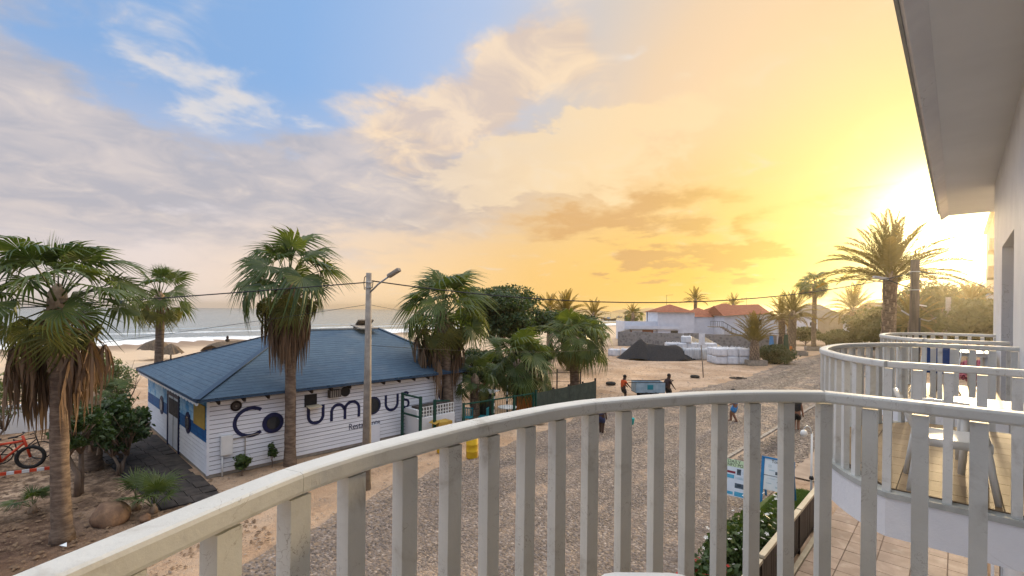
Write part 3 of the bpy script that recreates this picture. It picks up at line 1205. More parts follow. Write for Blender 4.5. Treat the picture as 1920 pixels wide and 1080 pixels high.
# ------------------------------------------------------------------ balcony furniture
def plastic_chair(loc, rz, label):
    t = thing('plastic_chair', label, 'chair', loc, rz, 'white plastic balcony chairs')
    m = M['white_plastic']
    mb = MB()
    # curved seat pan
    n = 6
    vs, fs = [], []
    for i in range(n + 1):
        for j in range(n + 1):
            x = -.22 + .44 * i / n
            y = -.21 + .42 * j / n
            z = .43 - .02 * math.cos((x / .22) * 1.4) + .01 * (y / .21)
            vs.append((x, y, z))
    k = n + 1
    fs = [(i * k + j, (i + 1) * k + j, (i + 1) * k + j + 1, i * k + j + 1) for i in range(n) for j in range(n)]
    vs2 = [(x, y, z - .02) for x, y, z in vs]
    mb.add(vs, fs)
    mb.add(vs2, [tuple(reversed(f)) for f in fs])
    mb.box(-.225, .205, .37, .225, .225, .435)
    mb.box(-.225, -.22, .37, .225, -.205, .425)
    mb.box(-.23, -.22, .37, -.215, .22, .43)
    mb.box(.215, -.22, .37, .23, .22, .43)
    mb.build('seat', m, t, True)
    # slatted backrest, arched top, at -y leaning back
    b = MB()
    arc = []
    for i in range(11):
        a = math.pi * i / 10
        arc.append((-.22 * math.cos(a), -.30 - .03 * math.sin(a), .69 + .06 * math.sin(a)))
    b.tube(arc, .02, 6)
    for sx in (-1, 1):
        b.tube([(sx * .21, -.19, .42), (sx * .22, -.25, .56), (sx * .22, -.30, .69)], .02, 6)
    br = b.build('backrest', m, t, True)
    for i in range(5):
        x = -.14 + .07 * i
        MB().bar((x * .9, -.205, .44), (x, -.315, .72 + .015 * (2 - abs(i - 2))), .045, .012, up=(0, 1, 0)).build('back_slat', m, br)
    for sx in (-1, 1):
        for sy in (-1, 1):
            MB().tube([(sx * .21, sy * .19, .42), (sx * .25, sy * .25, .0)], [.026, .02], 6).build('leg', m, t, True)
        MB().tube([(sx * .23, -.26, .64), (sx * .26, -.1, .655), (sx * .26, .14, .645), (sx * .22, .2, .43)], [.018, .024, .024, .018], 6).build('armrest', m, t, True)
    return t


def plastic_table(loc, rz, label, w=.4, d=.4, h=.72, legs=True, group='white plastic balcony tables'):
    t = thing('plastic_table', label, 'table', loc, rz, group)
    m = M['white_plastic']
    poly = []
    for cx, cy, a0 in ((w - .06, d - .06, 0), (-w + .06, d - .06, 90), (-w + .06, -d + .06, 180), (w - .06, -d + .06, 270)):
        for da in (0, 30, 60, 90):
            poly.append((cx + .06 * math.cos(R(a0 + da)), cy + .06 * math.sin(R(a0 + da))))
    MB().prism(poly, h - .025, h).build('table_top', m, t, bevel=.006)
    MB().prism([(x * .95, y * .95) for x, y in poly], h - .07, h - .026).build('apron', m, t)
    for sx in (-1, 1):
        for sy in (-1, 1):
            MB().tube([(sx * (w - .09), sy * (d - .09), h - .05), (sx * (w - .06), sy * (d - .06), 0)], [.034, .026], 6).build('leg', m, t, True)
    return t


plastic_chair((-.05, 5.16, FLOOR), R(-84), 'white plastic armchair with slatted back on the second balcony')
plastic_table((.22, 5.98, FLOOR), R(2), 'white plastic table on the second balcony behind the armchair', .26, .34, .60)
plastic_table((-.38, .90, FLOOR), R(43.4), 'white plastic table edge at the bottom of the picture on the nearest balcony', .13, .30, .729)
plastic_table((.05, 12.0, FLOOR), R(0), 'white plastic table on the third balcony', .40, .40)


def lounger(loc, rz, label):
    t = thing('folding_chair', label, 'chair', loc, rz)
    MB().obox((0, 0, .38), (.24, 0, 0), (0, .25, .03), (0, 0, .012)).build('seat', M['blue_cloth'], t)
    bk = MB().obox((0, -.32, .60), (.24, 0, 0), (0, -.06, .22), (0, .012, .003)).build('backrest', M['blue_cloth'], t)
    for sx in (-1, 1):
        MB().tube([(sx * .26, -.40, .84), (sx * .26, -.2, .38), (sx * .26, .26, .0)], .012, 6).build('leg', M['white_plastic'], t, True)
        MB().tube([(sx * .27, .25, .40), (sx * .27, -.30, .0)], .012, 6).build('leg', M['white_plastic'], t, True)


lounger((-.30, 11.05, FLOOR), R(165), 'blue cloth folding chair on the third balcony')


# ------------------------------------------------------------------ restaurant
def restaurant():
    X0, X1, Y0, Y1, ZW = -28.4, -18.28, 4.52, 15.7, 2.72
    root = thing('restaurant_building', 'white clapboard beach restaurant with blue hipped shingle roof', 'building', (0, 0, 0))
    core = MB()
    core.box(X0, Y0 + .02, 0, X1 - .02, Y1, ZW - .02)
    wl = core.build('wall', M['dark_timber'], root)
    MB().box(X0 + .05, Y0 + .005, 0, X1 - .004, Y1 - .05, .13).build('plinth', M['concrete'], root)
    nrow = 17
    rh = (ZW - .12) / nrow
    # clapboard: each board leans out at its lower edge
    Lg = Y1 - Y0
    ht = rh - .022
    lb = MB().add([(0, -.03, 0), (.034, -.03, 0), (.022, -.03, ht), (0, -.03, ht), (0, Lg, 0), (.034, Lg, 0), (.022, Lg, ht), (0, Lg, ht)],
                  [(0, 1, 2, 3), (4, 7, 6, 5), (0, 4, 5, 1), (1, 5, 6, 2), (2, 6, 7, 3), (0, 3, 7, 4)]).mesh('plank', M['plank'])
    for i in range(nrow):
        o = put('plank', lb, wl, (X1 - .02 + random.uniform(-.002, .002), Y0, .12 + i * rh))
        o.rotation_euler = (random.uniform(-.0007, .0007), 0, 0)
    # short gable-side wall: lower boards white, band blue, upper part painted sky
    for xa, xb in ((X0, -24.05), (-22.15, X1 - .03)):
        Ls = xb - xa
        for i in range(nrow):
            z = .12 + i * rh
            mt = M['plank'] if z < 1.05 else M['blue_band'] if z < 1.5 else M['sky_paint']
            MB().add([(0, 0, 0), (0, -.034, 0), (0, -.022, ht), (0, 0, ht), (Ls, 0, 0), (Ls, -.034, 0), (Ls, -.022, ht), (Ls, 0, ht)],
                     [(3, 2, 1, 0), (5, 6, 7, 4), (1, 5, 4, 0), (2, 6, 5, 1), (3, 7, 6, 2), (4, 7, 3, 0)]).build('plank', mt, wl, loc=(xa, Y0 + .02, z))
    MB().box(X1 - .035, Y0 - .016, .1, X1 + .016, Y0 + .05, ZW - .03).build('corner_board', M['plank'], root)
    # double door
    d = MB().box(-23.98, Y0 - .02, .06, -22.22, Y0 + .03, 2.12).build('door', M['door_white'], root)
    MB().box(-23.12, Y0 - .028, .06, -23.08, Y0 - .021, 2.12).build('door_joint', M['dark_timber'], d)
    MB().box(-23.86, Y0 - .03, 1.35, -22.34, Y0 - .021, 2.0).build('door_window', M['kiosk_brown'], d)
    MB().tube([(-22.98, Y0 - .05, 1.0), (-22.98, Y0 - .05, 1.2)], .015, 6).build('handle', M['galv'], d)
    fr = MB()
    fr.box(-24.10, Y0 - .05, 0, -23.98, Y0 + .02, 2.24)
    fr.box(-22.22, Y0 - .05, 0, -22.10, Y0 + .02, 2.24)
    fr.box(-23.98, Y0 - .05, 2.12, -22.22, Y0 + .02, 2.24)
    fr.build('door_frame', M['trim_navy'], root)
    # ochre panel with a small bird and lines of menu text, by the corner
    MB().box(-19.95, Y0 - .035, 1.60, -18.50, Y0 - .022, 2.40).build('menu_panel', M['ochre'], root)
    # portholes
    def porthole(c, r, face, inner=.70, name='porthole'):
        mb, mg = MB(), MB()
        n = 28
        for rr, m_, t in ((r, mb, .028), (r * inner, mg, .045)):
            vs = []
            for lv in (0, 1):
                for k in range(n):
                    a = 2 * math.pi * k / n
                    off = -.03 + (t + .03) * lv
                    if face == 'X':
                        vs.append((c[0] + off, c[1] + rr * math.cos(a), c[2] + rr * math.sin(a)))
                    else:
                        vs.append((c[0] + rr * math.cos(a), c[1] - off, c[2] + rr * math.sin(a)))
            fs = [(k, (k + 1) % n, n + (k + 1) % n, n + k) for k in range(n)] + [tuple(range(n, 2 * n))]
            m_.add(vs, fs)
        o = mb.build(name, M['letter_navy'], root)
        mg.build('glass', M['glass_dark'], o)
        return o
    porthole((X1, 6.60, 1.54), .375, 'X', .62)
    porthole((X1, 10.66, 1.60), .385, 'X', .80)
    porthole((X1, 14.55, 1.66), .38, 'X', .8)
    porthole((-20.8, Y0, 1.46), .40, 'Y', .62)
    porthole((-25.3, Y0, 1.46), .40, 'Y', .62)
    v = MB().torus((X1 + .03, 5.37, 2.33), .15, .035, 'X', 20, 6).build('round_vent', M['dark_timber'], root)
    MB().tube([(X1 - .01, 5.37, 2.33), (X1 + .035, 5.37, 2.33)], .15, 18).build('grille', M['kiosk_brown'], v)
    MB().tube([(X1 + .02, 5.37, 2.33), (X1 + .055, 5.37, 2.33)], .03, 8).build('hub', M['concrete'], v)
    # painted letters standing a few millimetres off the boards
    def stroke(pts, w=.115, name='letter'):
        pts = [Vector(p) for p in pts]
        Lf, Rt = [], []
        for i, p in enumerate(pts):
            t = (pts[min(i + 1, len(pts) - 1)] - pts[max(0, i - 1)]).normalized()
            nr = Vector((-t.y, t.x)) * w / 2
            Lf.append(p + nr)
            Rt.append(p - nr)
        n = len(pts)
        xb, xf = X1 - .02, X1 + .0165
        vs = [(xf, q.x, q.y) for q in Lf] + [(xf, q.x, q.y) for q in Rt] + [(xb, q.x, q.y) for q in Lf] + [(xb, q.x, q.y) for q in Rt]
        fs = [(i, n + i, n + i + 1, i + 1) for i in range(n - 1)] + [(i, i + 1, 2 * n + i + 1, 2 * n + i) for i in range(n - 1)] + [(n + i, 3 * n + i, 3 * n + i + 1, n + i + 1) for i in range(n - 1)]
        fs += [(0, 2 * n, 3 * n, n), (n - 1, 2 * n - 1, 4 * n - 1, 3 * n - 1)]
        return vs, fs

    def letter(strokes, w=.115):
        mb = MB()
        for s in strokes:
            mb.add(*stroke(s, w))
        mb.build('letter', M['letter_navy'], root)

    def arc(cx, cz, rx, rz, a0, a1, n=18):
        return [(cx + rx * math.cos(R(a0 + (a1 - a0) * i / n)), cz + rz * math.sin(R(a0 + (a1 - a0) * i / n))) for i in range(n + 1)]
    letter([arc(5.86, 1.70, .53, .49, 52, 308, 30)], .125)
    letter([[(7.36, 1.16), (7.36, 2.26)]], .125)
    letter([[(7.90, 1.95), (7.90, 1.55)] + arc(8.19, 1.55, .29, .29, 180, 360, 16) + [(8.48, 1.95)]], .12)
    letter([[(8.83, 1.22), (8.83, 1.56)] + arc(9.10, 1.58, .27, .28, 180, 10, 12), [(9.40, 1.22), (9.40, 1.56)] + arc(9.71, 1.60, .31, .30, 180, 0, 14) + [(10.02, 1.22)]], .12)
    letter([[(10.33, 1.22), (10.33, 2.30)]], .12)
    letter([[(11.30, 1.97), (11.30, 1.58)] + arc(11.60, 1.58, .30, .31, 180, 360, 16) + [(11.90, 1.97)]], .12)
    letter([arc(12.33, 1.80, .15, .17, 30, 265, 12) + arc(12.33, 1.46, .16, .17, 90, -150, 12)], .11)
    cu = bpy.data.curves.new('wording', 'FONT')
    cu.body = 'Restaurante'
    cu.size = .36
    cu.extrude = .004
    cu.space_character = .98
    tmp = bpy.data.objects.new('tmp', cu)
    col.objects.link(tmp)
    bpy.context.view_layer.update()
    me = bpy.data.meshes.new_from_object(tmp.evaluated_get(bpy.context.evaluated_depsgraph_get()))
    bpy.data.objects.remove(tmp)
    me.materials.clear()
    me.materials.append(M['letter_navy'])
    mm = Matrix(((0, 0, 1, X1 + .013), (1 * .86, 0, 0, 9.56), (0, 1, 0, .74), (0, 0, 0, 1)))
    put('wording', me, root, mat4=mm)
    # propped window flap
    MB().box(X1 - .03, 7.74, 1.95, X1 + .026, 8.22, 2.42).build('window_opening', M['black'], root)
    MB().obox((X1 + .16, 8.05, 1.96), (.16, 0, -.03), (0, .26, 0), (0, 0, .012)).build('window_flap', M['cream_wood'], root)
    # old extractor box with louvre slats beside a round hole
    ex = MB().box(X1 + .0, 8.66, 2.20, X1 + .20, 9.14, 2.50).build('extractor_box', M['kiosk_brown'], root)
    for k in range(5):
        MB().box(X1 + .2005, 8.69 + .09 * k, 2.21, X1 + .225, 8.73 + .09 * k, 2.49).build('slat', M['concrete'], ex)
    MB().tube([(X1 - .02, 9.40, 2.35), (X1 + .05, 9.40, 2.35)], .20, 20).build('extractor_hole', M['black'], root)
    # meter box with pipes
    bx = MB().box(X1 + .0165, 4.88, .72, X1 + .17, 5.24, 1.38).build('meter_box', M['white_plastic'], root, bevel=.012)
    MB().tube([(X1 + .10, 4.94, .72), (X1 + .10, 4.94, .0)], .028, 8).build('pipe', M['white_plastic'], bx, True)
    MB().tube([(X1 + .05, 5.24, 1.2), (X1 + .05, 5.72, 1.22), (X1 + .05, 6.1, 1.25)], .018, 6).build('pipe', M['concrete'], bx, True)
    MB().tube([(X1 + .05, 5.66, 1.22), (X1 + .05, 5.66, .0)], .018, 6).build('pipe', M['concrete'], bx, True)
    MB().box(X1 + .0165, 10.35, .05, X1 + .14, 10.95, .78).build('utility_box', M['plank'], root)
    # rafters under the eaves
    ov = .42
    rf = MB().box(0, -.035, -.06, .42, .035, .06).mesh('rafter', M['dark_timber'])
    y = 4.75
    while y < Y1:
        o = put('rafter', rf, root, (X1 + .0, y, ZW - .05))
        o.rotation_euler = (0, R(14), 0)
        y += .78
    rf2 = MB().box(-.035, -.36, -.05, .035, .0, .05).mesh('rafter', M['dark_timber'])
    x = X1 - .3
    while x > X0:
        o = put('rafter', rf2, root, (x, Y0 - .015, ZW - .05))
        o.rotation_euler = (R(14), 0, 0)
        x -= .62
    # hipped roof: deck plus lapped shingle courses
    ex0, ex1, ey0, ey1, ze = X0 - ov, X1 + ov, Y0 - ov, Y1 + ov, ZW + .02
    zr = 4.66
    xm = (X0 + X1) / 2
    ry0, ry1 = 9.1, 13.9
    ridge = [Vector((xm, ry0, zr)), Vector((xm, ry1, zr))]
    c = [Vector((ex1, ey0, ze)), Vector((ex1, ey1, ze)), Vector((ex0, ey1, ze)), Vector((ex0, ey0, ze))]
    dk = MB()
    dk.add([*c, *ridge], [(0, 1, 5, 4), (2, 3, 4, 5), (3, 0, 4), (1, 2, 5)])
    dk.add([p - Vector((0, 0, .09)) for p in c] + [p - Vector((0, 0, .01)) for p in c], [(3, 2, 1, 0), (0, 1, 5, 4), (1, 2, 6, 5), (2, 3, 7, 6), (3, 0, 4, 7)])
    roof = dk.build('roof', M['shingle'], root)
    def courses(a, b, d_, e, n):
        """a-b eave, d-e top (matching ends)"""
        nrm = (b - a).cross(d_ - a).normalized()
        if nrm.z < 0:
            nrm = -nrm
        slope = ((d_ + e) / 2 - (a + b) / 2).length
        for i in range(n):
            t0, t1 = i / n, min(1, (i + 1.12) / n)
            l0, r0, l1, r1 = a.lerp(d_, t0), b.lerp(e, t0), a.lerp(d_, t1), b.lerp(e, t1)
            lift0, lift1 = nrm * .011, nrm * .004
            vs = [l0 + lift0, r0 + lift0, r1 + lift1, l1 + lift1, l0 + nrm * .002, r0 + nrm * .002]
            me = bpy.data.meshes.new('shingle_course')
            me.from_pydata([tuple(v) for v in vs], [], [(0, 1, 2, 3), (4, 5, 1, 0)])
            uvl = me.uv_layers.new(name='uv')
            u = (b - a).normalized()
            for lp in me.loops:
                p = Vector(vs[lp.vertex_index])
                uvl.data[lp.index].uv = ((p - a).dot(u) + (i % 2) * .15, slope * (t0 if lp.vertex_index in (0, 1, 4, 5) else t1))
            me.materials.append(M['shingle'])
            put('shingle_course', me, roof)
    courses(c[0], c[1], ridge[0], ridge[1], 26)
    courses(c[3], c[0], ridge[0], ridge[0] + Vector((.001, 0, 0)), 24)
    courses(c[1], c[2], ridge[1], ridge[1] - Vector((.001, 0, 0)), 24)
    courses(c[2], c[3], ridge[1], ridge[0], 12)
    for a, b in ((c[0], ridge[0]), (c[1], ridge[1]), (c[3], ridge[0]), (c[2], ridge[1]), (ridge[0], ridge[1])):
        MB().bar(a + Vector((0, 0, .035)), b + Vector((0, 0, .035)), .20, .03).build('ridge_cap', M['shingle'], roof)
    # white scalloped board along the short eave
    nsc = 26
    for i in range(nsc):
        x = ex0 + (ex1 - ex0) * (i + .5) / nsc
        w = (ex1 - ex0) / nsc / 2
        poly = [(-w, 0), (w, 0)] + [(w * math.cos(R(a)), -.10 + .08 * math.sin(R(-a))) for a in (0, 45, 90, 135, 180)]
        MB().add([(x + p, ey0 + .03, ze - .03 + q) for p, q in poly] + [(x + p, ey0 + .05, ze - .03 + q) for p, q in poly],
                 [tuple(range(7)), tuple(reversed(range(7, 14)))] + [(k, (k + 1) % 7 + 0, (k + 1) % 7 + 7, k + 7) for k in range(7)]).build('scallop', M['white_plastic'], root)
    # raised roof vent flap near the ridge
    MB().obox((xm + .3, 12.9, zr + .12), (.55, 0, -.08), (0, .5, 0), (0, 0, .03)).build('roof_hatch', M['concrete'], roof)
    MB().obox((xm - .15, 13.1, zr + .26), (.28, 0, .22), (0, .45, 0), (-.02, 0, .03)).build('hatch_lid', M['roof_grey'], roof)
    return root


restaurant()

# dark paved path beside the restaurant's short wall, slab by slab
path = struct(MB().add([(-29, 1.9, .004), (-16.3, 2.9, .004), (-16.2, 4.45, .004), (-29, 4.5, .004)], [(0, 1, 2, 3)]).build('path', M['paving_dark']), 'dark paved path along the short wall')
sl_m = [MB().box(-.29, -.19, 0, .29, .19, .03).mesh('paving_slab', M['paving_dark'])]
x = -28.6
while x < -16.4:
    lo = 1.95 + (x + 29) / 12.7
    y = lo + .2
    while y < 4.3:
        o = put('paving_slab', sl_m[0], path, (x + random.uniform(-.02, .02), y, .002 + random.uniform(0, .012)))
        o.rotation_euler = (random.uniform(-.02, .02), random.uniform(-.02, .02), random.uniform(-.03, .03))
        y += .40
    x += .60

# ------------------------------------------------------------------ palms
def fan_frond_mesh(name, seed, mat, Lp=1.0, Rb=.85, nseg=26, span=135, tilt=25, cup=.10, tipd=.5, pet=.017, split=.44):
    """petiole along +x, then a pleated round blade bent down by tilt at its base"""
    rnd = random.Random(seed)
    mb = MB()
    arch = rnd.uniform(.03, .12)
    mb.tube([(0, 0, 0), (Lp * .5, 0, arch), (Lp, 0, arch * .6)], [pet * 1.6, pet, pet * .7], 4)
    hub = Vector((Lp, 0, arch * .6))
    rot = Matrix.Rotation(R(tilt), 3, 'Y')
    da = R(2 * span / (nseg - 1))
    for i in range(nseg):
        a = R(-span) + da * i + rnd.uniform(-.025, .025)
        Ls = Rb * (.66 + .34 * math.cos(a * .5)) * rnd.uniform(.90, 1.05)
        d = Vector((math.cos(a), math.sin(a), 0))
        s = Vector((-math.sin(a), math.cos(a), 0))
        td = tipd * rnd.uniform(.4, 1.6)
        side = rnd.uniform(-.06, .06)
        st = (.03, split * .55, split, split + (1 - split) * .5, 1.0)
        vs = []
        for t in st:
            r = Ls * t
            if t <= split + .005:
                w = math.tan(da / 2) * r * (1.02 if t < split * .8 else .94)
            else:
                w = math.tan(da / 2) * Ls * split * .90 * (1 - (t - split) / (1 - split)) ** .8
            w = max(w, .0015)
            z = cup * abs(math.sin(a)) * r + cup * .6 * r * max(0, -math.cos(a)) - .12 * t * t * Ls
            f = .30 * w
            c = hub + rot @ (d * r + s * side * 2 * max(0, t - .4) * Ls + Vector((0, 0, z)))
            q_ = max(0, t - split - .03)
            c.z -= td * q_ ** 1.5 * Ls * 1.9
            c -= (rot @ d) * min(.85, td * .55) * q_ * Ls * .7
            e, up_ = rot @ s, rot @ Vector((0, 0, 1))
            vs += [c - e * w - up_ * f, c + up_ * f, c + e * w - up_ * f]
        fs = []
        for k in range(len(st) - 1):
            fs += [(3 * k, 3 * k + 1, 3 * k + 4, 3 * k + 3), (3 * k + 1, 3 * k + 2, 3 * k + 5, 3 * k + 4)]
        mb.add(vs, fs)
    return mb.mesh(name, mat)


def dead_frond_mesh(name, seed):
    """withered leaf: petiole reaches out and down, the blade hangs as limp strips"""
    rnd = random.Random(seed)
    mb = MB()
    reach = rnd.uniform(.35, .8)
    drop = rnd.uniform(.2, .5)
    P = [Vector((0, 0, 0)), Vector((reach * .5, rnd.uniform(-.05, .05), .04 - drop * .2)), Vector((reach, 0, -drop))]
    mb.tube(P, [.026, .016, .010], 4)
    L0 = rnd.uniform(.8, 1.35)
    for i in range(20):
        a = rnd.uniform(0, 6.28)
        r = rnd.uniform(.02, .17)
        Ls = L0 * rnd.uniform(.45, 1.1)
        top = P[2] + Vector((rnd.uniform(-.03, .03), rnd.uniform(-.03, .03), 0))
        end = top + Vector((math.cos(a) * r, math.sin(a) * r, -Ls))
        s = Vector((math.cos(a * 3), math.sin(a * 3), 0))
        vs = []
        for t, w in ((0, .006), (.25, .024), (.6, .026), (.85, .014), (1.0, .002)):
            c = top.lerp(end, t) + Vector((math.cos(a), math.sin(a), 0)) * .10 * math.sin(t * 3.0) + Vector((rnd.uniform(-.02, .02), rnd.uniform(-.02, .02), 0))
            vs += [c - s * w, c + s * w]
        mb.add(vs, [(0, 1, 3, 2), (2, 3, 5, 4), (4, 5, 7, 6), (6, 7, 9, 8)])
    return mb.mesh(name, M['dead_leaf'])


FAN = [fan_frond_mesh('frond', 10 + i, M['fan_leaf'], 1.0, .92, 26, 130, (8, 22, 34, 46, 60)[i], .12 + .04 * (i % 3), .30 + .25 * (i % 3)) for i in range(5)]
FAN_DROOP = [fan_frond_mesh('frond', 20 + i, M['fan_leaf'], 1.05, .98, 26, 132, (14, 30, 46, 64)[i], .10 + .04 * (i % 2), 1.05 + .25 * (i % 3), split=.56) for i in range(4)]
FAN_OLD = [fan_frond_mesh('frond', 30 + i, M['fan_leaf_old'], .95, .82, 20, 115, 45 + 18 * i, .05, .9) for i in range(3)]
FAN_UP = [fan_frond_mesh('frond', 50 + i, M['fan_leaf'], .5, 1.0, 10, 20, 0, .5, .03) for i in range(2)]
DEAD = [dead_frond_mesh('dead_frond', 70 + i) for i in range(8)]
BOOT = MB().add([(0, -.07, 0), (0, .07, 0), (.05, .05, .02), (.05, -.05, .02), (.03, -.035, .26), (.03, .035, .26), (.085, .02, .30), (.085, -.02, .30)],
                [(0, 3, 2, 1), (3, 7, 6, 2), (0, 4, 7, 3), (1, 2, 6, 5), (4, 5, 6, 7)]).mesh('leaf_base', M['boot'])


def trunk_mesh(h, r0, r1, lean, seed, flare=1.35, rings=None, mat=None, n=14):
    rnd = random.Random(seed)
    pts, rad = [], []
    k = max(10, int(h / .16))
    for i in range(k + 1):
        t = i / k
        pts.append((lean[0] * t + .03 * math.sin(t * 5 + seed), lean[1] * t + .03 * math.cos(t * 4 + seed), h * t))
        r = r0 + (r1 - r0) * t
        r *= 1 + (flare - 1) * math.exp(-t * h / .35)
        r *= 1 + rnd.uniform(-.035, .035) + (.022 if i % 2 else -.022)
        rad.append(r)
    pts[0] = (pts[0][0], pts[0][1], -.15)
    return MB().tube(pts, rad, n).mesh('trunk', mat or M['trunk'], True)


def fan_palm(label, base, h, size, lean=(0, 0), n_green=34, n_old=10, n_dead=40, skirt=1.5, r0=.19, r1=.17, boots=0, seed=1, up=2, pmax=112, wide=1.0, droopy=.35, clear=None, group='fan palms'):
    rnd = random.Random(seed)
    t = thing('fan_palm', label, 'palm tree', base, 0, group)
    put('trunk', trunk_mesh(h, r0, r1, lean, seed), t)
    crown = MB().lathe([(r1 * 1.02, -.5), (r1 * 1.25, -.2), (r1 * 1.1, .15), (.05, .38)], (0, 0, 0), 10).build('crown', M['boot'], t, True, (lean[0], lean[1], h))
    ga = 2.39996
    for i in range(n_green):
        f = (i + .5) / n_green
        pol = R(12 + (pmax - 12) * f ** .85 + rnd.uniform(-7, 7))
        az = i * ga + rnd.uniform(-.25, .25)
        d = Vector((math.sin(pol) * math.cos(az), math.sin(pol) * math.sin(az), math.cos(pol)))
        s = size * rnd.uniform(.74, 1.12)
        me = rnd.choice(FAN[:3] if f < .45 else FAN[1:]) if rnd.random() > droopy else rnd.choice(FAN_DROOP[:2] if f < .4 else FAN_DROOP)
        st = Vector((d.x * r1, d.y * r1, .22 - .5 * f))
        put('frond', me, crown, mat4=Matrix.Translation(st) @ look(d, rnd.uniform(-.75, .75)) @ Matrix.Scale(s, 4))
    for i in range(up):
        az = rnd.uniform(0, 6.3)
        d = Vector((.08 * math.cos(az), .08 * math.sin(az), 1))
        put('frond', FAN_UP[i % 2], crown, mat4=Matrix.Translation((0, 0, .2)) @ look(d, rnd.uniform(0, 3)) @ Matrix.Scale(size * rnd.uniform(.85, 1.0), 4))
    for i in range(n_old):
        pol = R(rnd.uniform(112, 140))
        az = i * ga * 1.7 + rnd.uniform(-.4, .4)
        d = Vector((math.sin(pol) * math.cos(az), math.sin(pol) * math.sin(az), math.cos(pol)))
        st = Vector((d.x * r1, d.y * r1, -.25))
        put('frond', rnd.choice(FAN_OLD), crown, mat4=Matrix.Translation(st) @ look(d, rnd.uniform(-.6, .6)) @ Matrix.Scale(size * rnd.uniform(.8, 1.0), 4))
    for i in range(n_dead):
        f = rnd.random()
        az = i * ga + rnd.uniform(-.4, .4)
        if clear is not None and math.cos(az - clear) > .35 and rnd.random() < .8:
            continue
        z = -.15 - skirt * .42 * f
        st = Vector((math.cos(az) * r1 * .95, math.sin(az) * r1 * .95, z))
        sz = (skirt / 1.9) * rnd.uniform(.8, 1.15) * (1 - .25 * f)
        m4 = Matrix.Translation(st) @ Matrix.Rotation(az + rnd.uniform(-.3, .3), 4, 'Z') @ Matrix.Diagonal((sz * wide * (1 - .45 * f), sz * wide, sz, 1))
        put('dead_frond', DEAD[i % 8], crown, mat4=m4)
    for i in range(boots):
        f = i / boots
        az = i * ga
        z = h - .5 - 1.4 * f
        rr = r0 + (r1 - r0) * z / h
        lx, ly = lean[0] * z / h, lean[1] * z / h
        m4 = Matrix.Translation((lx + math.cos(az) * rr * .96, ly + math.sin(az) * rr * .96, z)) @ Matrix.Rotation(az, 4, 'Z') @ Matrix.Rotation(rnd.uniform(-.25, .05), 4, 'Y')
        put('leaf_base', BOOT, t, mat4=m4)
    return t


def date_frond_mesh(name, seed, L=3.0, arch=.55, leaf=.46, n=54, mat=None, lift=.15):
    rnd = random.Random(seed)
    mb = MB()
    P = []
    for i in range(9):
        t = i / 8
        P.append(Vector((L * (t - .10 * arch * t ** 3), 0, L * (lift * t - arch * t ** 2.4 * .62))))
    mb.tube(P, [.028 * (1 - .85 * i / 8) for i in range(9)], 4)
    for i in range(n):
        t = .16 + .84 * (i + .5) / n
        k = min(7, int(t * 8))
        c = P[k].lerp(P[k + 1], t * 8 - k)
        d = (P[k + 1] - P[k]).normalized()
        ll = leaf * math.sin(math.pi * min(1, .22 + t * .80)) ** .6 * rnd.uniform(.85, 1.1)
        for sgn in (-1, 1):
            sd = Vector((0, sgn, 0))
            upv = d.cross(sd) * sgn * -1 if False else Vector((-d.z, 0, d.x))
            v = (d * .55 + sd * .72 + upv * rnd.uniform(.15, .5)).normalized()
            w = d.cross(v).normalized().cross(v).normalized() * leaf * .048
            tip = c + v * ll - Vector((0, 0, ll * .12))
            mid = c + v * ll * .5
            mb.add([c, mid - w, tip, mid + w], [(0, 1, 2, 3)])
    return mb.mesh(name, mat or M['date_leaf'])


DATE = [date_frond_mesh('frond', 100 + i, 3.0, .35 + .16 * i) for i in range(4)]
DATE_UP = [date_frond_mesh('frond', 120 + i, 3.0, .16, .46, lift=.05) for i in range(2)]


def date_palm(label, base, h, size, lean=(0, 0), n=46, r0=.42, r1=.38, seed=1, pmax=112, pmin=6, bulb=0, wind=(0, 0), mat=None, group='date palms'):
    rnd = random.Random(seed)
    t = thing('date_palm', label, 'palm tree', base, 0, group)
    put('trunk', trunk_mesh(h, r0, r1, lean, seed, 1.15), t)
    prof = [(r1 * .98, -.9), (r1 * (1.1 + bulb), -.45), (r1 * (1.05 + bulb), 0), (r1 * .6, .4), (.04, .7)]
    crown = MB().lathe(prof, (0, 0, 0), 12).build('crown', M['boot'], t, True, (lean[0], lean[1], h))
    for i in range(n):
        f = (i + .5) / n
        pol = R(pmin + (pmax - pmin) * f ** .8 + rnd.uniform(-6, 6))
        az = i * 2.39996 + rnd.uniform(-.2, .2)
        d = Vector((math.sin(pol) * math.cos(az) + wind[0], math.sin(pol) * math.sin(az) + wind[1], math.cos(pol)))
        me = rnd.choice(DATE_UP + DATE[:1]) if f < .3 else rnd.choice(DATE)
        st = Vector((d.x * r1 * .5, d.y * r1 * .5, .35 - .6 * f))
        put('frond', me, crown, mat4=Matrix.Translation(st) @ look(d, rnd.uniform(-.3, .3)) @ Matrix.Scale(size / 3.0 * rnd.uniform(.85, 1.08), 4))
    nb = int(h / .28 * 7) if h < 9 else 0
    for i in range(min(nb, 110)):
        f = i / min(nb, 110)
        z = h - .6 - (h - .9) * f * .95
        az = i * 2.39996
        rr = r0 + (r1 - r0) * z / h
        put('leaf_base', BOOT, t, mat4=Matrix.Translation((lean[0] * z / h + math.cos(az) * rr * .95, lean[1] * z / h + math.sin(az) * rr * .95, z)) @ Matrix.Rotation(az, 4, 'Z') @ Matrix.Rotation(-.1, 4, 'Y') @ Matrix.Scale(.9, 4))
    return t


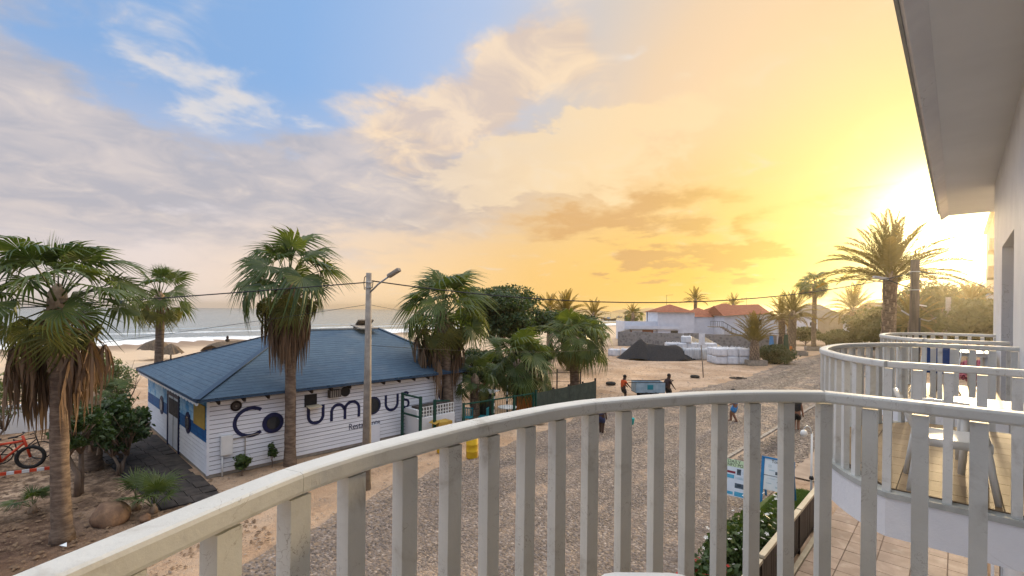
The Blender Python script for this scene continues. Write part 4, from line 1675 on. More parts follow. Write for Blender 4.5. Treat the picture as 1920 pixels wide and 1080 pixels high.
fan_palm('nearest tall fan palm with long brown skirt and bare lower trunk, left foreground', (-16.08, .90, 0), 5.95, 1.06, (-.20, -.14), 23, 8, 44, 3.0, .19, .17, 60, 2, pmax=98, wide=.85, droopy=.15, clear=-.05)
fan_palm('fan palm behind the nearest one, rising over the shrubs at the far left roof corner', (-30.9, 5.35, 0), 6.2, 1.2, (.1, .0), 16, 8, 12, 1.2, .20, .19, 0, 3, pmax=108)
fan_palm('slender tall fan palm with brown skirt before the restaurant sign', (-17.75, 7.05, 0), 6.7, 1.2, (-.15, -.1), 21, 10, 40, 3.2, .19, .17, 60, 4, pmax=108, wide=.52, droopy=.6)
fan_palm('fan palm with long ragged skirt beside the green frame at the restaurant end', (-18.05, 14.7, 0), 5.5, 1.36, (-.35, -.2), 23, 12, 46, 3.9, .28, .24, 70, 5, pmax=110, wide=.72, droopy=.85, clear=-.5)
fan_palm('small fan palm with short trunk inside the terrace fence', (-18.1, 16.4, 0), 2.1, .78, (0, 0), 18, 6, 6, .6, .22, .2, 20, 6, pmax=118)
fan_palm('bushy low fan palm at the middle of the terrace fence', (-18.3, 19.9, 0), 2.6, 1.3, (.05, 0), 30, 14, 14, 1.2, .30, .28, 20, 7, pmax=120, droopy=.5)
fan_palm('bushy fan palm behind the dark shade net', (-19.7, 27.4, 0), 3.6, 1.4, (0, 0), 30, 14, 14, 1.5, .34, .32, 0, 8, pmax=118, droopy=.6)
fan_palm('lone small fan palm on the shore, left of the white house', (-55.0, 99.3, gz(-55, 99.3)), 4.6, 1.25, (0, 0), 18, 8, 10, 1.4, .45, .4, 0, 9)
fan_palm('slim tall fan palm standing in a stone planter beside the street', (-16.0, 84.1, 0), 9.9, 1.4, (0, 0), 26, 10, 20, 1.8, .34, .30, 0, 10)

date_palm('large date palm in the sun glare, leaning fronds over the farthest railing', (-3.1, 35.6, 0), 7.85, 3.75, (.15, .1), 54, .36, .33, 11, 84, 4, 0, (-.02, 0))
date_palm('squat date palm with upright fronds in a planter by the stacked bags', (-16.2, 55.9, 0), 2.5, 3.2, (0, 0), 40, .52, .40, 12, 62, 3, .0)
date_palm('broad date palm behind the planter palm, dark trunk', (-16.6, 73.2, 0), 5.4, 3.6, (.2, 0), 40, .55, .45, 13, 105)
date_palm('leafy date palm right behind the broad one', (-18.4, 76.5, 0), 5.0, 3.3, (-.2, 0), 34, .45, .4, 18, 105)
date_palm('round-headed date palm left of the big one, above the white minivan', (-14.5, 110.0, 0), 6.3, 5.2, (0, 0), 54, .6, .5, 14, 116)
date_palm('spiky date palm top behind the terrace tree', (-33.2, 44.2, 0), 5.1, 3.0, (0, 0), 34, .45, .4, 15, 66)
date_palm('small date palm just left of the spiky one behind the terrace tree', (-37.7, 46.9, 0), 5.6, 2.4, (0, 0), 26, .4, .35, 16, 85)
date_palm('short date palm right of the spiky one, over the shade net palm', (-34.8, 52.4, 0), 4.9, 2.4, (0, 0), 28, .4, .35, 17, 90)
date_palm('low date palm behind the white house roofs, left one', (-44.0, 108.0, 0), 8.2, 3.4, (0, 0), 28, .4, .35, 19, 95, group='palms behind the houses')
date_palm('low date palm behind the white house roofs, right one', (-37.0, 112.0, 0), 7.2, 2.8, (0, 0), 24, .4, .35, 20, 95, group='palms behind the houses')
date_palm('tiny palm on the terrace of the white house', (-50.5, 91.0, 0), 5.0, 2.4, (0, 0), 26, .3, .3, 21, 96)
fan_palm('young fan palm by the stone wall end, left of the gravel heap', (-42.5, 66.5, 0), 1.9, .75, (0, 0), 16, 6, 4, .5, .25, .25, 0, 22)


# ------------------------------------------------------------------ trees and shrubs
def leaf_cloud(name, lobes, n, size, mat, seed, shell=.45, flat=.0, elong=1.9):
    rng = np.random.default_rng(seed)
    w = np.array([r[0] * r[1] * r[2] for _, r in lobes]) ** .75
    idx = rng.choice(len(lobes), n, p=w / w.sum())
    C = np.array([c for c, _ in lobes])[idx]
    Rr = np.array([r for _, r in lobes])[idx]
    u = rng.normal(size=(n, 3))
    u /= np.linalg.norm(u, axis=1, keepdims=True)
    rad = shell + (1 - shell) * rng.random((n, 1)) ** .6
    rad *= 1 + .22 * rng.normal(size=(n, 1)) * (rng.random((n, 1)) < .25)
    P = C + u * Rr * rad
    nrm = u + .9 * rng.normal(size=(n, 3)) + np.array([0, 0, .5])
    nrm /= np.linalg.norm(nrm, axis=1, keepdims=True)
    t = np.cross(nrm, rng.normal(size=(n, 3)))
    t /= np.linalg.norm(t, axis=1, keepdims=True)
    b = np.cross(nrm, t)
    s = size * rng.uniform(.6, 1.35, (n, 1))
    V = np.stack([P - t * s * elong * .5, P - b * s * .5 + nrm * s * .12, P + t * s * elong * .5, P + b * s * .5 + nrm * s * .12], 1).reshape(-1, 3)
    Fq = np.arange(4 * n).reshape(-1, 4)
    return np_mesh(name, V, Fq, mat)


def rand_lobes(c, r, k, seed, lr=.42, fl=.75):
    rnd = random.Random(seed)
    out = []
    for i in range(k):
        while True:
            p = Vector((rnd.uniform(-1, 1), rnd.uniform(-1, 1), rnd.uniform(-1, 1)))
            if p.length < 1:
                break
        q = rnd.uniform(.65, 1.25) * lr
        out.append(((c[0] + p.x * r[0] * .72, c[1] + p.y * r[1] * .72, c[2] + p.z * r[2] * .72), (r[0] * q, r[1] * q, r[2] * q * fl)))
    return out


def tree(name, label, cat, base, h, cr, n=9000, leaf=.14, mat='tree_leaf', k=26, seed=1, trunk_r=.18, trunk_h=None, limbs=6, group=None, multi=1, bark='bark', lr=.42):
    rnd = random.Random(seed)
    t = thing(name, label, cat, base, 0, group)
    th = trunk_h if trunk_h is not None else h - cr[2] * 1.5
    cz = h - cr[2]
    mb = MB()
    for mtr in range(multi):
        ang = rnd.uniform(0, 6.28)
        off = Vector((math.cos(ang), math.sin(ang), 0)) * (trunk_r * 1.2 if multi > 1 else 0)
        top = Vector((off.x * 2 + rnd.uniform(-.1, .1) * h, off.y * 2 + rnd.uniform(-.1, .1) * h, max(th, .3)))
        mb.tube([off + Vector((0, 0, -.1)), off * 1.3 + Vector((rnd.uniform(-.05, .05), rnd.uniform(-.05, .05), top.z * .5)), top], [trunk_r * 1.25, trunk_r, trunk_r * .75], 9)
        for i in range(limbs):
            a = 6.283 * i / limbs + rnd.uniform(-.4, .4)
            e = Vector((math.cos(a) * cr[0] * rnd.uniform(.35, .8), math.sin(a) * cr[1] * rnd.uniform(.35, .8), cz + cr[2] * rnd.uniform(-.3, .55)))
            m_ = top.lerp(e, .5) + Vector((rnd.uniform(-.1, .1) * cr[0], rnd.uniform(-.1, .1) * cr[1], rnd.uniform(-.05, .12) * cr[2]))
            mb.tube([top - Vector((0, 0, .1)), m_, e], [trunk_r * .55, trunk_r * .34, trunk_r * .10], 6)
    mb.build('trunk', M[bark], t, True)
    o = put('crown', leaf_cloud('crown', rand_lobes((0, 0, cz), cr, k, seed, lr), n, leaf, M[mat], seed), t)
    o['kind'] = 'stuff'
    return t


tree('broadleaf_tree', 'dense dark green broadleaf tree behind the terrace fan palms', 'tree', (-29.5, 30.0, 0), 8.1, (4.9, 4.9, 2.7), 26000, .15, 'tree_leaf', 46, 31, .3, 2.6, 9, lr=.36)
tree('broadleaf_tree', 'lower green tree beside the dense one, behind the shade net palm', 'tree', (-27.0, 36.5, 0), 6.2, (3.4, 3.4, 1.9), 10000, .16, 'tree_leaf', 26, 32, .22, 2.0, 6)
tree('terrace_shrub', 'leafy green shrub behind the bushy low fan palm', 'shrub', (-22.6, 21.0, 0), 3.6, (2.0, 2.0, 1.5), 6000, .12, 'tree_leaf', 26, 33, .1, .5, 7, multi=2, lr=.3)
tree('terrace_shrub', 'leafy green shrub between the two bushy fan palms', 'shrub', (-22.2, 25.4, 0), 3.7, (1.9, 1.9, 1.5), 6000, .12, 'tree_leaf', 26, 34, .1, .5, 7, multi=2, lr=.3)
# wood on the right, behind the farthest balcony
RT = [(-1.6, 66, 9.4, 5.0, 'golden-lit dense tree behind the tall wooden pole'), (2.2, 78, 9.6, 5.6, 'dense dark tree beneath the apartment block balconies'),
      (-6.6, 76, 6.6, 3.6, 'brownish tree between the big date palm and the minivan'), (-9.8, 96, 7.2, 4.4, 'dry-looking tree behind the minivan'),
      (3.4, 60, 7.8, 4.4, 'low dark tree by the pink bougainvillea'), (.6, 96, 11, 6.0, 'far tree at the back of the sunlit wood')]
for i, (x, y, h, r, lb) in enumerate(RT):
    tree('street_tree', lb, 'tree', (x, y, 0), h, (r, r, r * .72), 8000, .24, 'tree_leaf_warm', 24, 40 + i, .3, h * .35, 6, group='trees at the right end of the street')
date_palm('small date palm rising out of the sunlit wood', (1.0, 70, 0), 6.6, 2.9, (0, 0), 34, .3, .3, 47, 100)
date_palm('drooping date palm between the wooden pole and the lamp post', (-3.4, 62, 0), 4.8, 3.0, (0, 0), 34, .3, .3, 48, 105)
tree('bougainvillea', 'pink flowering bougainvillea under the sunlit trees', 'shrub', (1.0, 50.5, 0), 2.4, (1.9, 1.6, 1.0), 2600, .12, 'petal_pink', 14, 60, .08, .5, 5)
tree('roadside_bush', 'feathery green bush between the planter palm and the street', 'shrub', (-15.1, 59.6, 0), 2.3, (2.3, 2.0, 1.25), 7000, .12, 'tree_leaf', 22, 61, .06, .2, 6)
for i, (x, y, h, r) in enumerate([(-14.6, 92, 2.6, 2.6), (-15.6, 99, 3.0, 3.0), (-13.6, 104, 2.4, 2.6), (-19.5, 96, 3.4, 3.2)]):
    tree('roadside_bush', ['low green bush right of the slim planter palm', 'rounded green bush behind the low one by the slim palm', 'green bush nearest the white minivan', 'tall bush under the small white house'][i],
         'shrub', (x, y, 0), h, (r, r, h * .45), 4000, .2, 'tree_leaf_warm', 16, 70 + i, .08, .3, 5, group='bushes along the far street')
tree('shore_bush', 'flat-topped windblown bush on the far shore', 'shrub', (-68, 117, gz(-68, 117)), 2.6, (2.2, 2.2, .7), 1500, .2, 'tree_leaf', 8, 75, .15, 1.2, 5)

# garden at the lower left
tree('garden_shrub', 'tall leafy shrub with pale forked stems beside the path', 'shrub', (-20.9, 2.55, 0), 2.9, (1.25, 1.1, 1.15), 3000, .085, 'shrub_leaf', 40, 80, .05, .7, 8, multi=3, lr=.24)
tree('garden_shrub', 'small tree with pale bare trunk behind the near palm', 'tree', (-19.4, 1.45, 0), 3.0, (1.1, 1.0, .9), 1900, .085, 'shrub_leaf', 26, 81, .075, 1.3, 7, multi=2, lr=.26)
tree('garden_shrub', 'sparse yellowish shrub under the far left palm', 'shrub', (-24.2, 2.5, 0), 4.3, (1.7, 1.5, 1.5), 2600, .075, 'shrub_pale', 46, 82, .045, 1.4, 12, multi=4, lr=.22)
tree('garden_shrub', 'thin airy shrub against the white garden wall', 'shrub', (-25.5, -.6, 0), 3.6, (1.9, 1.7, 1.1), 1600, .07, 'shrub_pale', 30, 83, .04, 1.2, 10, multi=3, lr=.3)
tree('garden_shrub', 'dense low shrub in shade at the path edge', 'shrub', (-22.9, 2.9, 0), 2.2, (1.0, .9, .9), 4200, .085, 'shrub_leaf', 20, 84, .05, .3, 5, multi=2)
fan_palm('stubby young fan palm among the path-side shrubs', (-22.3, 2.0, 0), 2.35, .62, (0, 0), 22, 8, 14, .7, .26, .24, 30, 85, pmax=110)


def sprout(label, loc, n, size, seed, old=2):
    rnd = random.Random(seed)
    t = thing('young_fan_palm', label, 'palm sapling', loc, 0, 'trunkless young fan palms')
    MB().lathe([(.12, -.05), (.10, .1), (.04, .25)], (0, 0, 0), 8).build('stem', M['boot'], t, True)
    for i in range(n):
        pol = R(rnd.uniform(10, 58))
        az = i * 2.4 + rnd.uniform(-.3, .3)
        d = Vector((math.sin(pol) * math.cos(az), math.sin(pol) * math.sin(az), math.cos(pol)))
        put('frond', rnd.choice(FAN[:2]), t, mat4=Matrix.Translation((0, 0, .12)) @ look(d, rnd.uniform(-.4, .4)) @ Matrix.Scale(size * rnd.uniform(.8, 1.1), 4))
    for i in range(old):
        az = rnd.uniform(0, 6.3)
        d = Vector((math.cos(az), math.sin(az), -.15))
        put('dead_frond', DEAD[i % 6], t, mat4=Matrix.Translation((0, 0, .1)) @ look(d) @ Matrix.Scale(.5, 4))


sprout('young fan palm right of the boulder, nearest the path', (-16.35, 2.75, 0), 7, .60, 1)
sprout('young fan palm left of it, leaning over the boulder', (-17.0, 2.45, 0), 6, .56, 2)
sprout('young fan palm left of the near palm trunk, by the striped barrier', (-18.7, .42, 0), 7, .45, 3, 4)
sprout('young fan palm at the left edge of the picture', (-18.2, -.75, 0), 6, .42, 4, 3)


def rock(label, loc, r, seed):
    rnd = random.Random(seed)
    bm = bmesh.new()
    bmesh.ops.create_icosphere(bm, subdivisions=3, radius=1)
    ph = [rnd.uniform(0, 6) for _ in range(6)]
    for v in bm.verts:
        c = v.co
        k = 1 + .16 * math.sin(2.3 * c.x + ph[0]) * math.cos(1.9 * c.y + ph[1]) + .09 * math.sin(4.1 * c.z + ph[2] + 2 * c.x) + .05 * math.sin(7 * c.y + ph[3])
        v.co = Vector((c.x * r[0] * k, c.y * r[1] * k, max(-.2, c.z * r[2] * k)))
    me = bpy.data.meshes.new('boulder')
    bm.to_mesh(me)
    bm.free()
    me.materials.append(M['rock'])
    me.polygons.foreach_set('use_smooth', [True] * len(me.polygons))
    o = put('boulder', me, None, loc)
    o.rotation_euler = (.15, .1, rnd.uniform(0, 3))
    tag(o, label, 'boulder')


rock('reddish brown boulder between the near palm and the young fan palms', (-16.55, 1.85, .16), (.48, .40, .34), 3)
rock('small dark stone at the foot of the young fan palms', (-15.9, 2.5, .05), (.16, .14, .12), 5)

# leaf litter and stones strewn over the sand
def scatter(name, label, cat, n, area, size, mat, seed, avoid=None):
    rng = np.random.default_rng(seed)
    P = np.stack([rng.uniform(area[0], area[1], n), rng.uniform(area[2], area[3], n)], 1)
    if avoid:
        P = np.array([p for p in P if not avoid(p[0], p[1])])
        n = len(P)
    Z = np.array([gz(x, y) for x, y in P]) + .012
    s = size * rng.uniform(.4, 1.6, n) ** 1.5
    a = rng.uniform(0, 6.28, n)
    el = rng.uniform(.4, 1.0, n)
    V = np.zeros((n, 5, 3))
    for k, (u, v) in enumerate(((-1, -.6), (1, -.7), (.8, .7), (-.9, .6))):
        lx, ly = u * s, v * s * el
        V[:, k, 0] = P[:, 0] + lx * np.cos(a) - ly * np.sin(a)
        V[:, k, 1] = P[:, 1] + lx * np.sin(a) + ly * np.cos(a)
        V[:, k, 2] = Z - .01 + rng.uniform(0, .3, n) * s
    V[:, 4, 0], V[:, 4, 1], V[:, 4, 2] = P[:, 0], P[:, 1], Z + s * .55
    fl = np.array([(0, 1, 4), (1, 2, 4), (2, 3, 4), (3, 0, 4)])
    Fq = (np.arange(n)[:, None, None] * 5 + fl[None]).reshape(-1, 3)
    stuff(put(name, np_mesh(name, V.reshape(-1, 3), Fq, mat)), label, cat)


no_road = lambda x, y: x > pixel_free_lerp(ROAD_L, y) + .3 or (x < -18.2 and 4.4 < y < 18.3) or (x < -16.4 and 2.5 < y < 4.4)
scatter('leaf_litter', 'dry leaf litter strewn under the garden palms', 'litter', 4200, (-27, -12.2, -5, 4.6), .035, M['litter'], 1, no_road)
scatter('pebbles', 'loose stones and clods on the sandy verge', 'stones', 3600, (-18, -12, 2, 30), .022, M['pebble'], 2, no_road)
scatter('rubble', 'scattered stones on the open sandy lot', 'stones', 3200, (-34, -13, 26, 62), .045, M['pebble'], 3, no_road)

# plants at the foot of the restaurant wall
tree('wall_plant', 'round dark green plant below the meter box', 'shrub', (-17.85, 5.45, 0), .72, (.34, .34, .30), 1500, .06, 'shrub_leaf', 12, 90, .02, .2, 4)
tree('wall_plant', 'thin flowering weed against the wall right of the round plant', 'shrub', (-17.95, 6.45, 0), .95, (.20, .20, .38), 420, .06, 'shrub_leaf', 10, 91, .014, .3, 5)
tree('wall_plant', 'green weed at the foot of the shade net', 'shrub', (-15.5, 18.5, 0), .5, (.5, .4, .22), 900, .06, 'shrub_leaf', 8, 92, .015, .1, 4)

# hotel garden
hd = tree('flowering_hedge', 'leafy hedge with small white flowers beside the brown fence', 'hedge', (-3.38, 11.3, 0), 1.25, (.62, 2.6, .62), 9000, .075, 'shrub_leaf', 44, 93, .04, .3, 8)
def blooms(par, mat, n, box, size, seed, nm):
    rnd = random.Random(seed)
    me = None
    pet = MB()
    for k in range(5):
        a = 6.283 * k / 5
        pet.add([(0, 0, 0), (math.cos(a - .45) * .7, math.sin(a - .45) * .7, .2), (math.cos(a), math.sin(a), .15), (math.cos(a + .45) * .7, math.sin(a + .45) * .7, .2)], [(0, 1, 2, 3)])
    me = pet.mesh(nm, mat)
    for i in range(n):
        p = [rnd.uniform(a, b) for a, b in box]
        put(nm, me, par, mat4=Matrix.Translation(p) @ Euler((rnd.uniform(-.7, .7), rnd.uniform(-.7, .7), rnd.uniform(0, 6))).to_matrix().to_4x4() @ Matrix.Scale(size * rnd.uniform(.7, 1.2), 4))
blooms(hd, M['petal_white'], 60, ((-.5, .5), (-2.2, 2.3), (.95, 1.25)), .05, 1, 'flower')
gr = tree('geranium', 'red-flowered geranium low at the hedge end', 'flower', (-3.45, 9.0, 0), .9, (.55, .7, .35), 1800, .06, 'grass', 12, 94, .02, .2, 5)
blooms(gr, M['petal_red'], 22, ((-.5, .5), (-.6, .6), (.62, .86)), .07, 2, 'flower')


def lawn():
    rng = np.random.default_rng(8)
    n = 16000
    x = rng.uniform(-4.15, -2.9, n)
    y = rng.uniform(13.6, 17.6, n)
    keep = ((x + 3.5) / .75) ** 2 + ((y - 15.5) / 2.1) ** 2 < 1
    x, y = x[keep], y[keep]
    n = len(x)
    h = rng.uniform(.04, .10, n)
    a = rng.uniform(0, 6.28, n)
    w = .008
    V = np.zeros((n, 3, 3))
    V[:, 0] = np.stack([x - w * np.cos(a), y - w * np.sin(a), np.full(n, .05)], 1)
    V[:, 1] = np.stack([x + w * np.cos(a), y + w * np.sin(a), np.full(n, .05)], 1)
    V[:, 2] = np.stack([x + rng.normal(0, .03, n), y + rng.normal(0, .03, n), .05 + h], 1)
    o = put('grass', np_mesh('grass', V.reshape(-1, 3), np.arange(3 * n).reshape(-1, 3), M['grass']))
    stuff(o, 'small lawn patch beside the brown fence end', 'grass')
    bed = MB().prism([(-3.5 + .8 * math.cos(R(k * 15)), 15.5 + 2.2 * math.sin(R(k * 15))) for k in range(24)], .0, .055).build('planting_bed', M['grass'])
    struct(bed, 'grassy bed by the fence')


lawn()

# ------------------------------------------------------------------ poles and cables
def sag(a, b, s, n=24):
    a, b = Vector(a), Vector(b)
    return [a.lerp(b, i / n) - Vector((0, 0, s * 4 * (i / n) * (1 - i / n))) for i in range(n + 1)]


def cable(label, a, b, s, r=.014, group='overhead cables'):
    o = MB().tube(sag(a, b, s), r, 5).build('overhead_cable', M['cable'], None, True)
    tag(o, label, 'cable', group)


NP = Vector((-13.78, 7.84, 0))
lp = thing('street_lamp', 'concrete street lamp pole with angled lamp before the restaurant', 'street lamp', NP)
MB().tube([(0, 0, -.1), (.02, 0, 3.5), (.03, 0, 6.92)], [.15, .115, .085], 10).build('pole', M['concrete'], lp, True)
MB().tube([(.03, 0, 6.25), (.45, .09, 6.55), (.95, .16, 6.78)], .028, 8).build('arm', M['galv'], lp, True)
MB().obox((1.18, .19, 6.88), (.24, .04, .10), (-.012, .075, 0), (-.028, -.004, .055)).build('lamp_head', M['concrete'], lp, bevel=.03)
for z in (6.45, 6.62):
    MB().torus((.03, 0, z), .105, .014, 'Z', 14, 5).build('clamp', M['galv'], lp)
MB().tube([(-.08, 0, 6.42), (-.2, -.02, 6.40), (-.24, -.02, 6.6), (-.2, -.02, 6.78), (-.1, 0, 6.85)], .014, 5).build('insulator_bracket', M['cable'], lp, True)
MB().tube([(.1, 0, 6.42), (.22, .02, 6.45), (.25, .02, 6.62), (.3, .03, 6.67)], .014, 5).build('insulator_bracket', M['cable'], lp, True)

MP = Vector((-1.5, 28.9, 0))
pm = thing('utility_pole', 'tall wooden utility pole in the glare beside the big date palm', 'utility pole', MP)
MB().tube([(0, 0, -.1), (0, 0, 4), (.02, 0, 8.3)], [.23, .19, .165], 12).build('pole', M['wood_pole'], pm, True)
MB().tube([(.2, -.08, 0), (.2, -.08, 5.6)], .04, 6).build('conduit', M['cable'], pm, True)
MB().tube([(0, -.1, 6.95), (-.5, -.5, 7.15), (-.95, -.9, 7.38)], .03, 6).build('arm', M['cable'], pm, True)
MB().obox((-1.15, -1.05, 7.45), (.24, .22, -.05), (-.06, .07, 0), (.01, .01, .05)).build('lamp_head', M['galv'], pm, bevel=.02)
MB().torus((0, 0, 6.9), .22, .02, 'Z', 14, 5).build('clamp', M['galv'], pm)
MB().torus((0, 0, 7.75), .2, .02, 'Z', 14, 5).build('clamp', M['galv'], pm)

P2 = Vector((-.7, 61.3, 0))
p2 = thing('utility_pole', 'thin concrete pole with curved lamp arm among the sunlit trees', 'utility pole', P2)
MB().tube([(0, 0, -.1), (0, 0, 7.4)], [.24, .20], 10).build('pole', M['concrete'], p2, True)
MB().tube([(0, 0, 6.4), (-.5, -.2, 5.6), (-1.4, -.5, 5.1), (-2.6, -.9, 5.5), (-3.4, -1.1, 6.1)], .07, 6).build('arm', M['galv'], p2, True)
MB().obox((-1.9, -1.2, 6.6), (.4, .1, -.08), (0, .12, 0), (0, 0, .06)).build('lamp_head', M['white_plastic'], p2)
st = thing('leaning_post', 'leaning bare wooden post below the sunlit trees', 'post', (-2.6, 52, 0), 0)
MB().tube([(0, 0, -.1), (.5, 0, 1.6), (1.05, 0, 3.3)], [.12, .10, .08], 7).build('post', M['wood_pole'], st, True)

cable('thick twisted cable from the lamp pole to the left edge', NP + Vector((-.2, 0, 6.62)), (-22.4, -1.4, 5.52), .03, .019)
cable('long thick cable sagging from the lamp pole across to the wooden pole', NP + Vector((.2, 0, 6.66)), MP + Vector((0, 0, 7.72)), 1.02, .020)
cable('short looped cable on the right of the wooden pole', MP + Vector((.1, 0, 7.75)), (.9, 33.0, 7.2), -.12, .022)
cable('second looped cable under the first at the wooden pole', MP + Vector((.1, 0, 7.2)), (.9, 33.0, 7.15), -.35, .016)
cable('cable running from the loop towards the apartment block', (.9, 33.0, 7.18), (2.9, 72, 9.4), .4, .022)
cable('thin lower wire from the lamp pole to the left edge', NP + Vector((-.1, 0, 5.9)), (-20.4, -1.3, 4.15), .05, .007)
cable('thin wire from the lamp pole towards the fan palms', NP + Vector((.1, 0, 5.9)), (-18.0, 14.6, 5.4), .05, .007)
cable('thin wire crossing in front of the restaurant roof', NP + Vector((.1, 0, 4.6)), (-17.3, 27.0, 3.2), .2, .007)

# ------------------------------------------------------------------ terrace fence and furniture
gf = thing('terrace_gate', 'dark green steel gate frame by the end of the restaurant sign', 'gate', (0, 0, 0))
for p in ((-17.95, 11.95, 2.05), (-16.6, 11.95, 2.05), (-16.6, 12.7, 1.82)):
    MB().box(p[0] - .05, p[1] - .05, 0, p[0] + .05, p[1] + .05, p[2]).build('post', M['green_steel'], gf)
for z in (1.98, 1.15):
    MB().bar((-17.9, 11.95, z), (-16.65, 11.95, z), .07).build('rail', M['green_steel'], gf)
MB().bar((-16.6, 12.75, 1.76), (-16.45, 13.4, 1.70), .06).build('rail', M['green_steel'], gf)

rl2 = thing('terrace_railing', 'green steel railing around the restaurant terrace', 'railing', (0, 0, 0))
pts = [(-16.3, 14.1), (-16.15, 15.8), (-16.05, 17.2), (-15.95, 18.55)]
for i, (x, y) in enumerate(pts):
    MB().box(x - .045, y - .045, 0, x + .045, y + .045, 1.52).build('post', M['green_steel'], rl2)
for (a, b) in zip(pts, pts[1:]):
    MB().bar((a[0], a[1] + .05, 1.46), (b[0], b[1] - .05, 1.46), .06).build('rail', M['green_steel'], rl2)
    MB().bar((a[0], a[1] + .05, .25), (b[0], b[1] - .05, .25), .05).build('rail', M['green_steel'], rl2)
    for k in range(1, 9):
        q = Vector((*a, 0)).lerp(Vector((*b, 0)), k / 9)
        MB().tube([(q.x, q.y, .27), (q.x, q.y, 1.43)], .008, 4).build('bar', M['green_steel'], rl2)

net = thing('shade_net_fence', 'dark green shade net fence at the end of the terrace', 'fence', (0, 0, 0))
a, b = Vector((-15.9, 18.7, 0)), Vector((-16.75, 25.5, 0))
n = 4
for i in range(n + 1):
    p = a.lerp(b, i / n)
    MB().box(p.x - .045, p.y - .045, 0, p.x + .045, p.y + .045, 1.58 - .04 * i + (.05 if i in (0, n) else 0)).build('post', M['green_steel'] if i == 0 else M['black'], net)
for i in range(n):
    p, q = a.lerp(b, i / n), a.lerp(b, (i + 1) / n)
    m_ = 14
    vs = []
    for k in range(m_ + 1):
        r = p.lerp(q, k / m_)
        w = .02 * math.sin(k * 1.1 + i)
        vs += [(r.x + .05 + w, r.y, .12 + .02 * math.sin(k)), (r.x + .05 - w * .6, r.y, .8), (r.x + .05, r.y, 1.50 - .04 * (i + k / m_) - .03 * math.sin(math.pi * k / m_))]
    MB().add(vs, [(3 * k + j, 3 * k + 3 + j, 3 * k + 4 + j, 3 * k + 1 + j) for k in range(m_) for j in (0, 1)]).build('net_panel', M['shade_net'], net, True)

back = thing('terrace_pole_fence', 'thin dark pole fence at the back of the terrace', 'fence', (0, 0, 0))
bp = [(-21.5, 17.4), (-21.2, 20.5), (-20.6, 23.4), (-19.9, 25.6), (-18.8, 26.8)]
for x, y in bp:
    MB().tube([(x, y, 0), (x, y, 1.75)], .05, 6).build('post', M['black'], back)
for p, q in zip(bp, bp[1:]):
    MB().bar((*p, 1.5), (*q, 1.5), .03).build('rail', M['dark_timber'], back)
    MB().bar((*p, .9), (*q, .9), .02).build('rail', M['dark_timber'], back)

lw = thing('lattice_wall', 'low white wall with white lattice top at the restaurant end', 'wall', (0, 0, 0))
MB().box(-17.3, 12.25, 0, -17.15, 14.3, .95).build('wall_base', M['white_wall'], lw)
MB().box(-18.2, 12.27, 0, -17.301, 12.40, 1.30).build('return_wall', M['white_wall'], lw)
for k in range(13):
    y = 12.42 + k * .155
    MB().box(-17.26, y - .02, .95, -17.21, y + .02, 1.42).build('lattice_bar', M['white_plastic'], lw)
for z in (1.08, 1.23, 1.40):
    MB().box(-17.255, 12.4, z - .016, -17.215, 14.3, z + .016).build('lattice_bar', M['white_plastic'], lw)
MB().box(-17.9, 12.4, .96, -17.5, 14.2, 1.4).build('counter_back', M['kiosk_brown'], lw)


def barrel(label, loc, h, r, mat):
    t = thing('barrel', label, 'barrel', loc, 0, 'yellow plastic barrels at the terrace edge')
    MB().lathe([(r * .92, 0), (r, .04), (r, h * .32), (r * 1.04, h * .34), (r, h * .36), (r, h * .66), (r * 1.04, h * .68), (r, h * .7), (r, h - .04), (r * .9, h)], (0, 0, 0), 18).build('drum', mat, t, True)
    MB().lathe([(r * .3, h), (r * .3, h + .03), (r * .2, h + .03)], (r * .4, 0, 0), 10).build('lid', M['black'], t)


barrel('yellow barrel nearest the street, seen between the balusters', (-13.75, 12.35, 0), .78, .23, M['yellow_plastic'])
barrel('yellow barrel farther back, half hidden by the handrail', (-15.1, 11.95, 0), .72, .22, M['yellow_plastic'])
yp = thing('yellow_post', 'slim yellow marker post at the terrace fence', 'post', (-14.25, 14.1, 0))
MB().box(-.05, -.05, 0, .05, .05, .95).build('post', M['yellow_plastic'], yp, bevel=.01)
MB().box(-.06, -.06, .95, .06, .06, .985).build('cap', M['yellow_plastic'], yp)
cr8 = thing('cardboard_box', 'brown carton on the terrace wall below the fan palm', 'box', (-16.6, 13.05, 0))
MB().box(-.25, -.3, 0, .25, .45, .82).build('carton', M['ochre'], cr8)
MB().obox((.0, -.36, .84), (.25, 0, 0), (0, .12, .05), (0, 0, .006)).build('flap', M['ochre'], cr8)

bn = thing('covered_grill', 'black covered grill on the restaurant terrace', 'grill', (-18.2, 17.2, 0))
MB().lathe([(.42, 0), (.45, .5), (.5, .9), (.46, 1.2), (.3, 1.38), (.05, 1.42)], (0, 0, 0), 12).build('cover', M['black'], bn, True)
MB().obox((.1, .1, 1.46), (.5, .1, 0), (-.08, .4, .02), (0, 0, .015)).build('board', M['white_plastic'], bn)
sp = thing('striped_pole', 'black and white spiral striped pole on the terrace', 'pole', (-17.2, 16.9, 0))
for k in range(11):
    MB().tube([(0, 0, k * .17), (0, 0, k * .17 + .169)], .05, 8).build('stripe', M['white_plastic'] if k % 2 else M['black'], sp)
sp2 = thing('striped_pole', 'second striped pole behind the terrace table', 'pole', (-17.7, 18.4, 0))
for k in range(11):
    MB().tube([(0, 0, k * .17), (0, 0, k * .17 + .169)], .05, 8).build('stripe', M['white_plastic'] if k % 2 else M['black'], sp2)
tb = thing('terrace_table', 'round white table under the terrace fan palm', 'table', (-17.0, 17.7, 0))
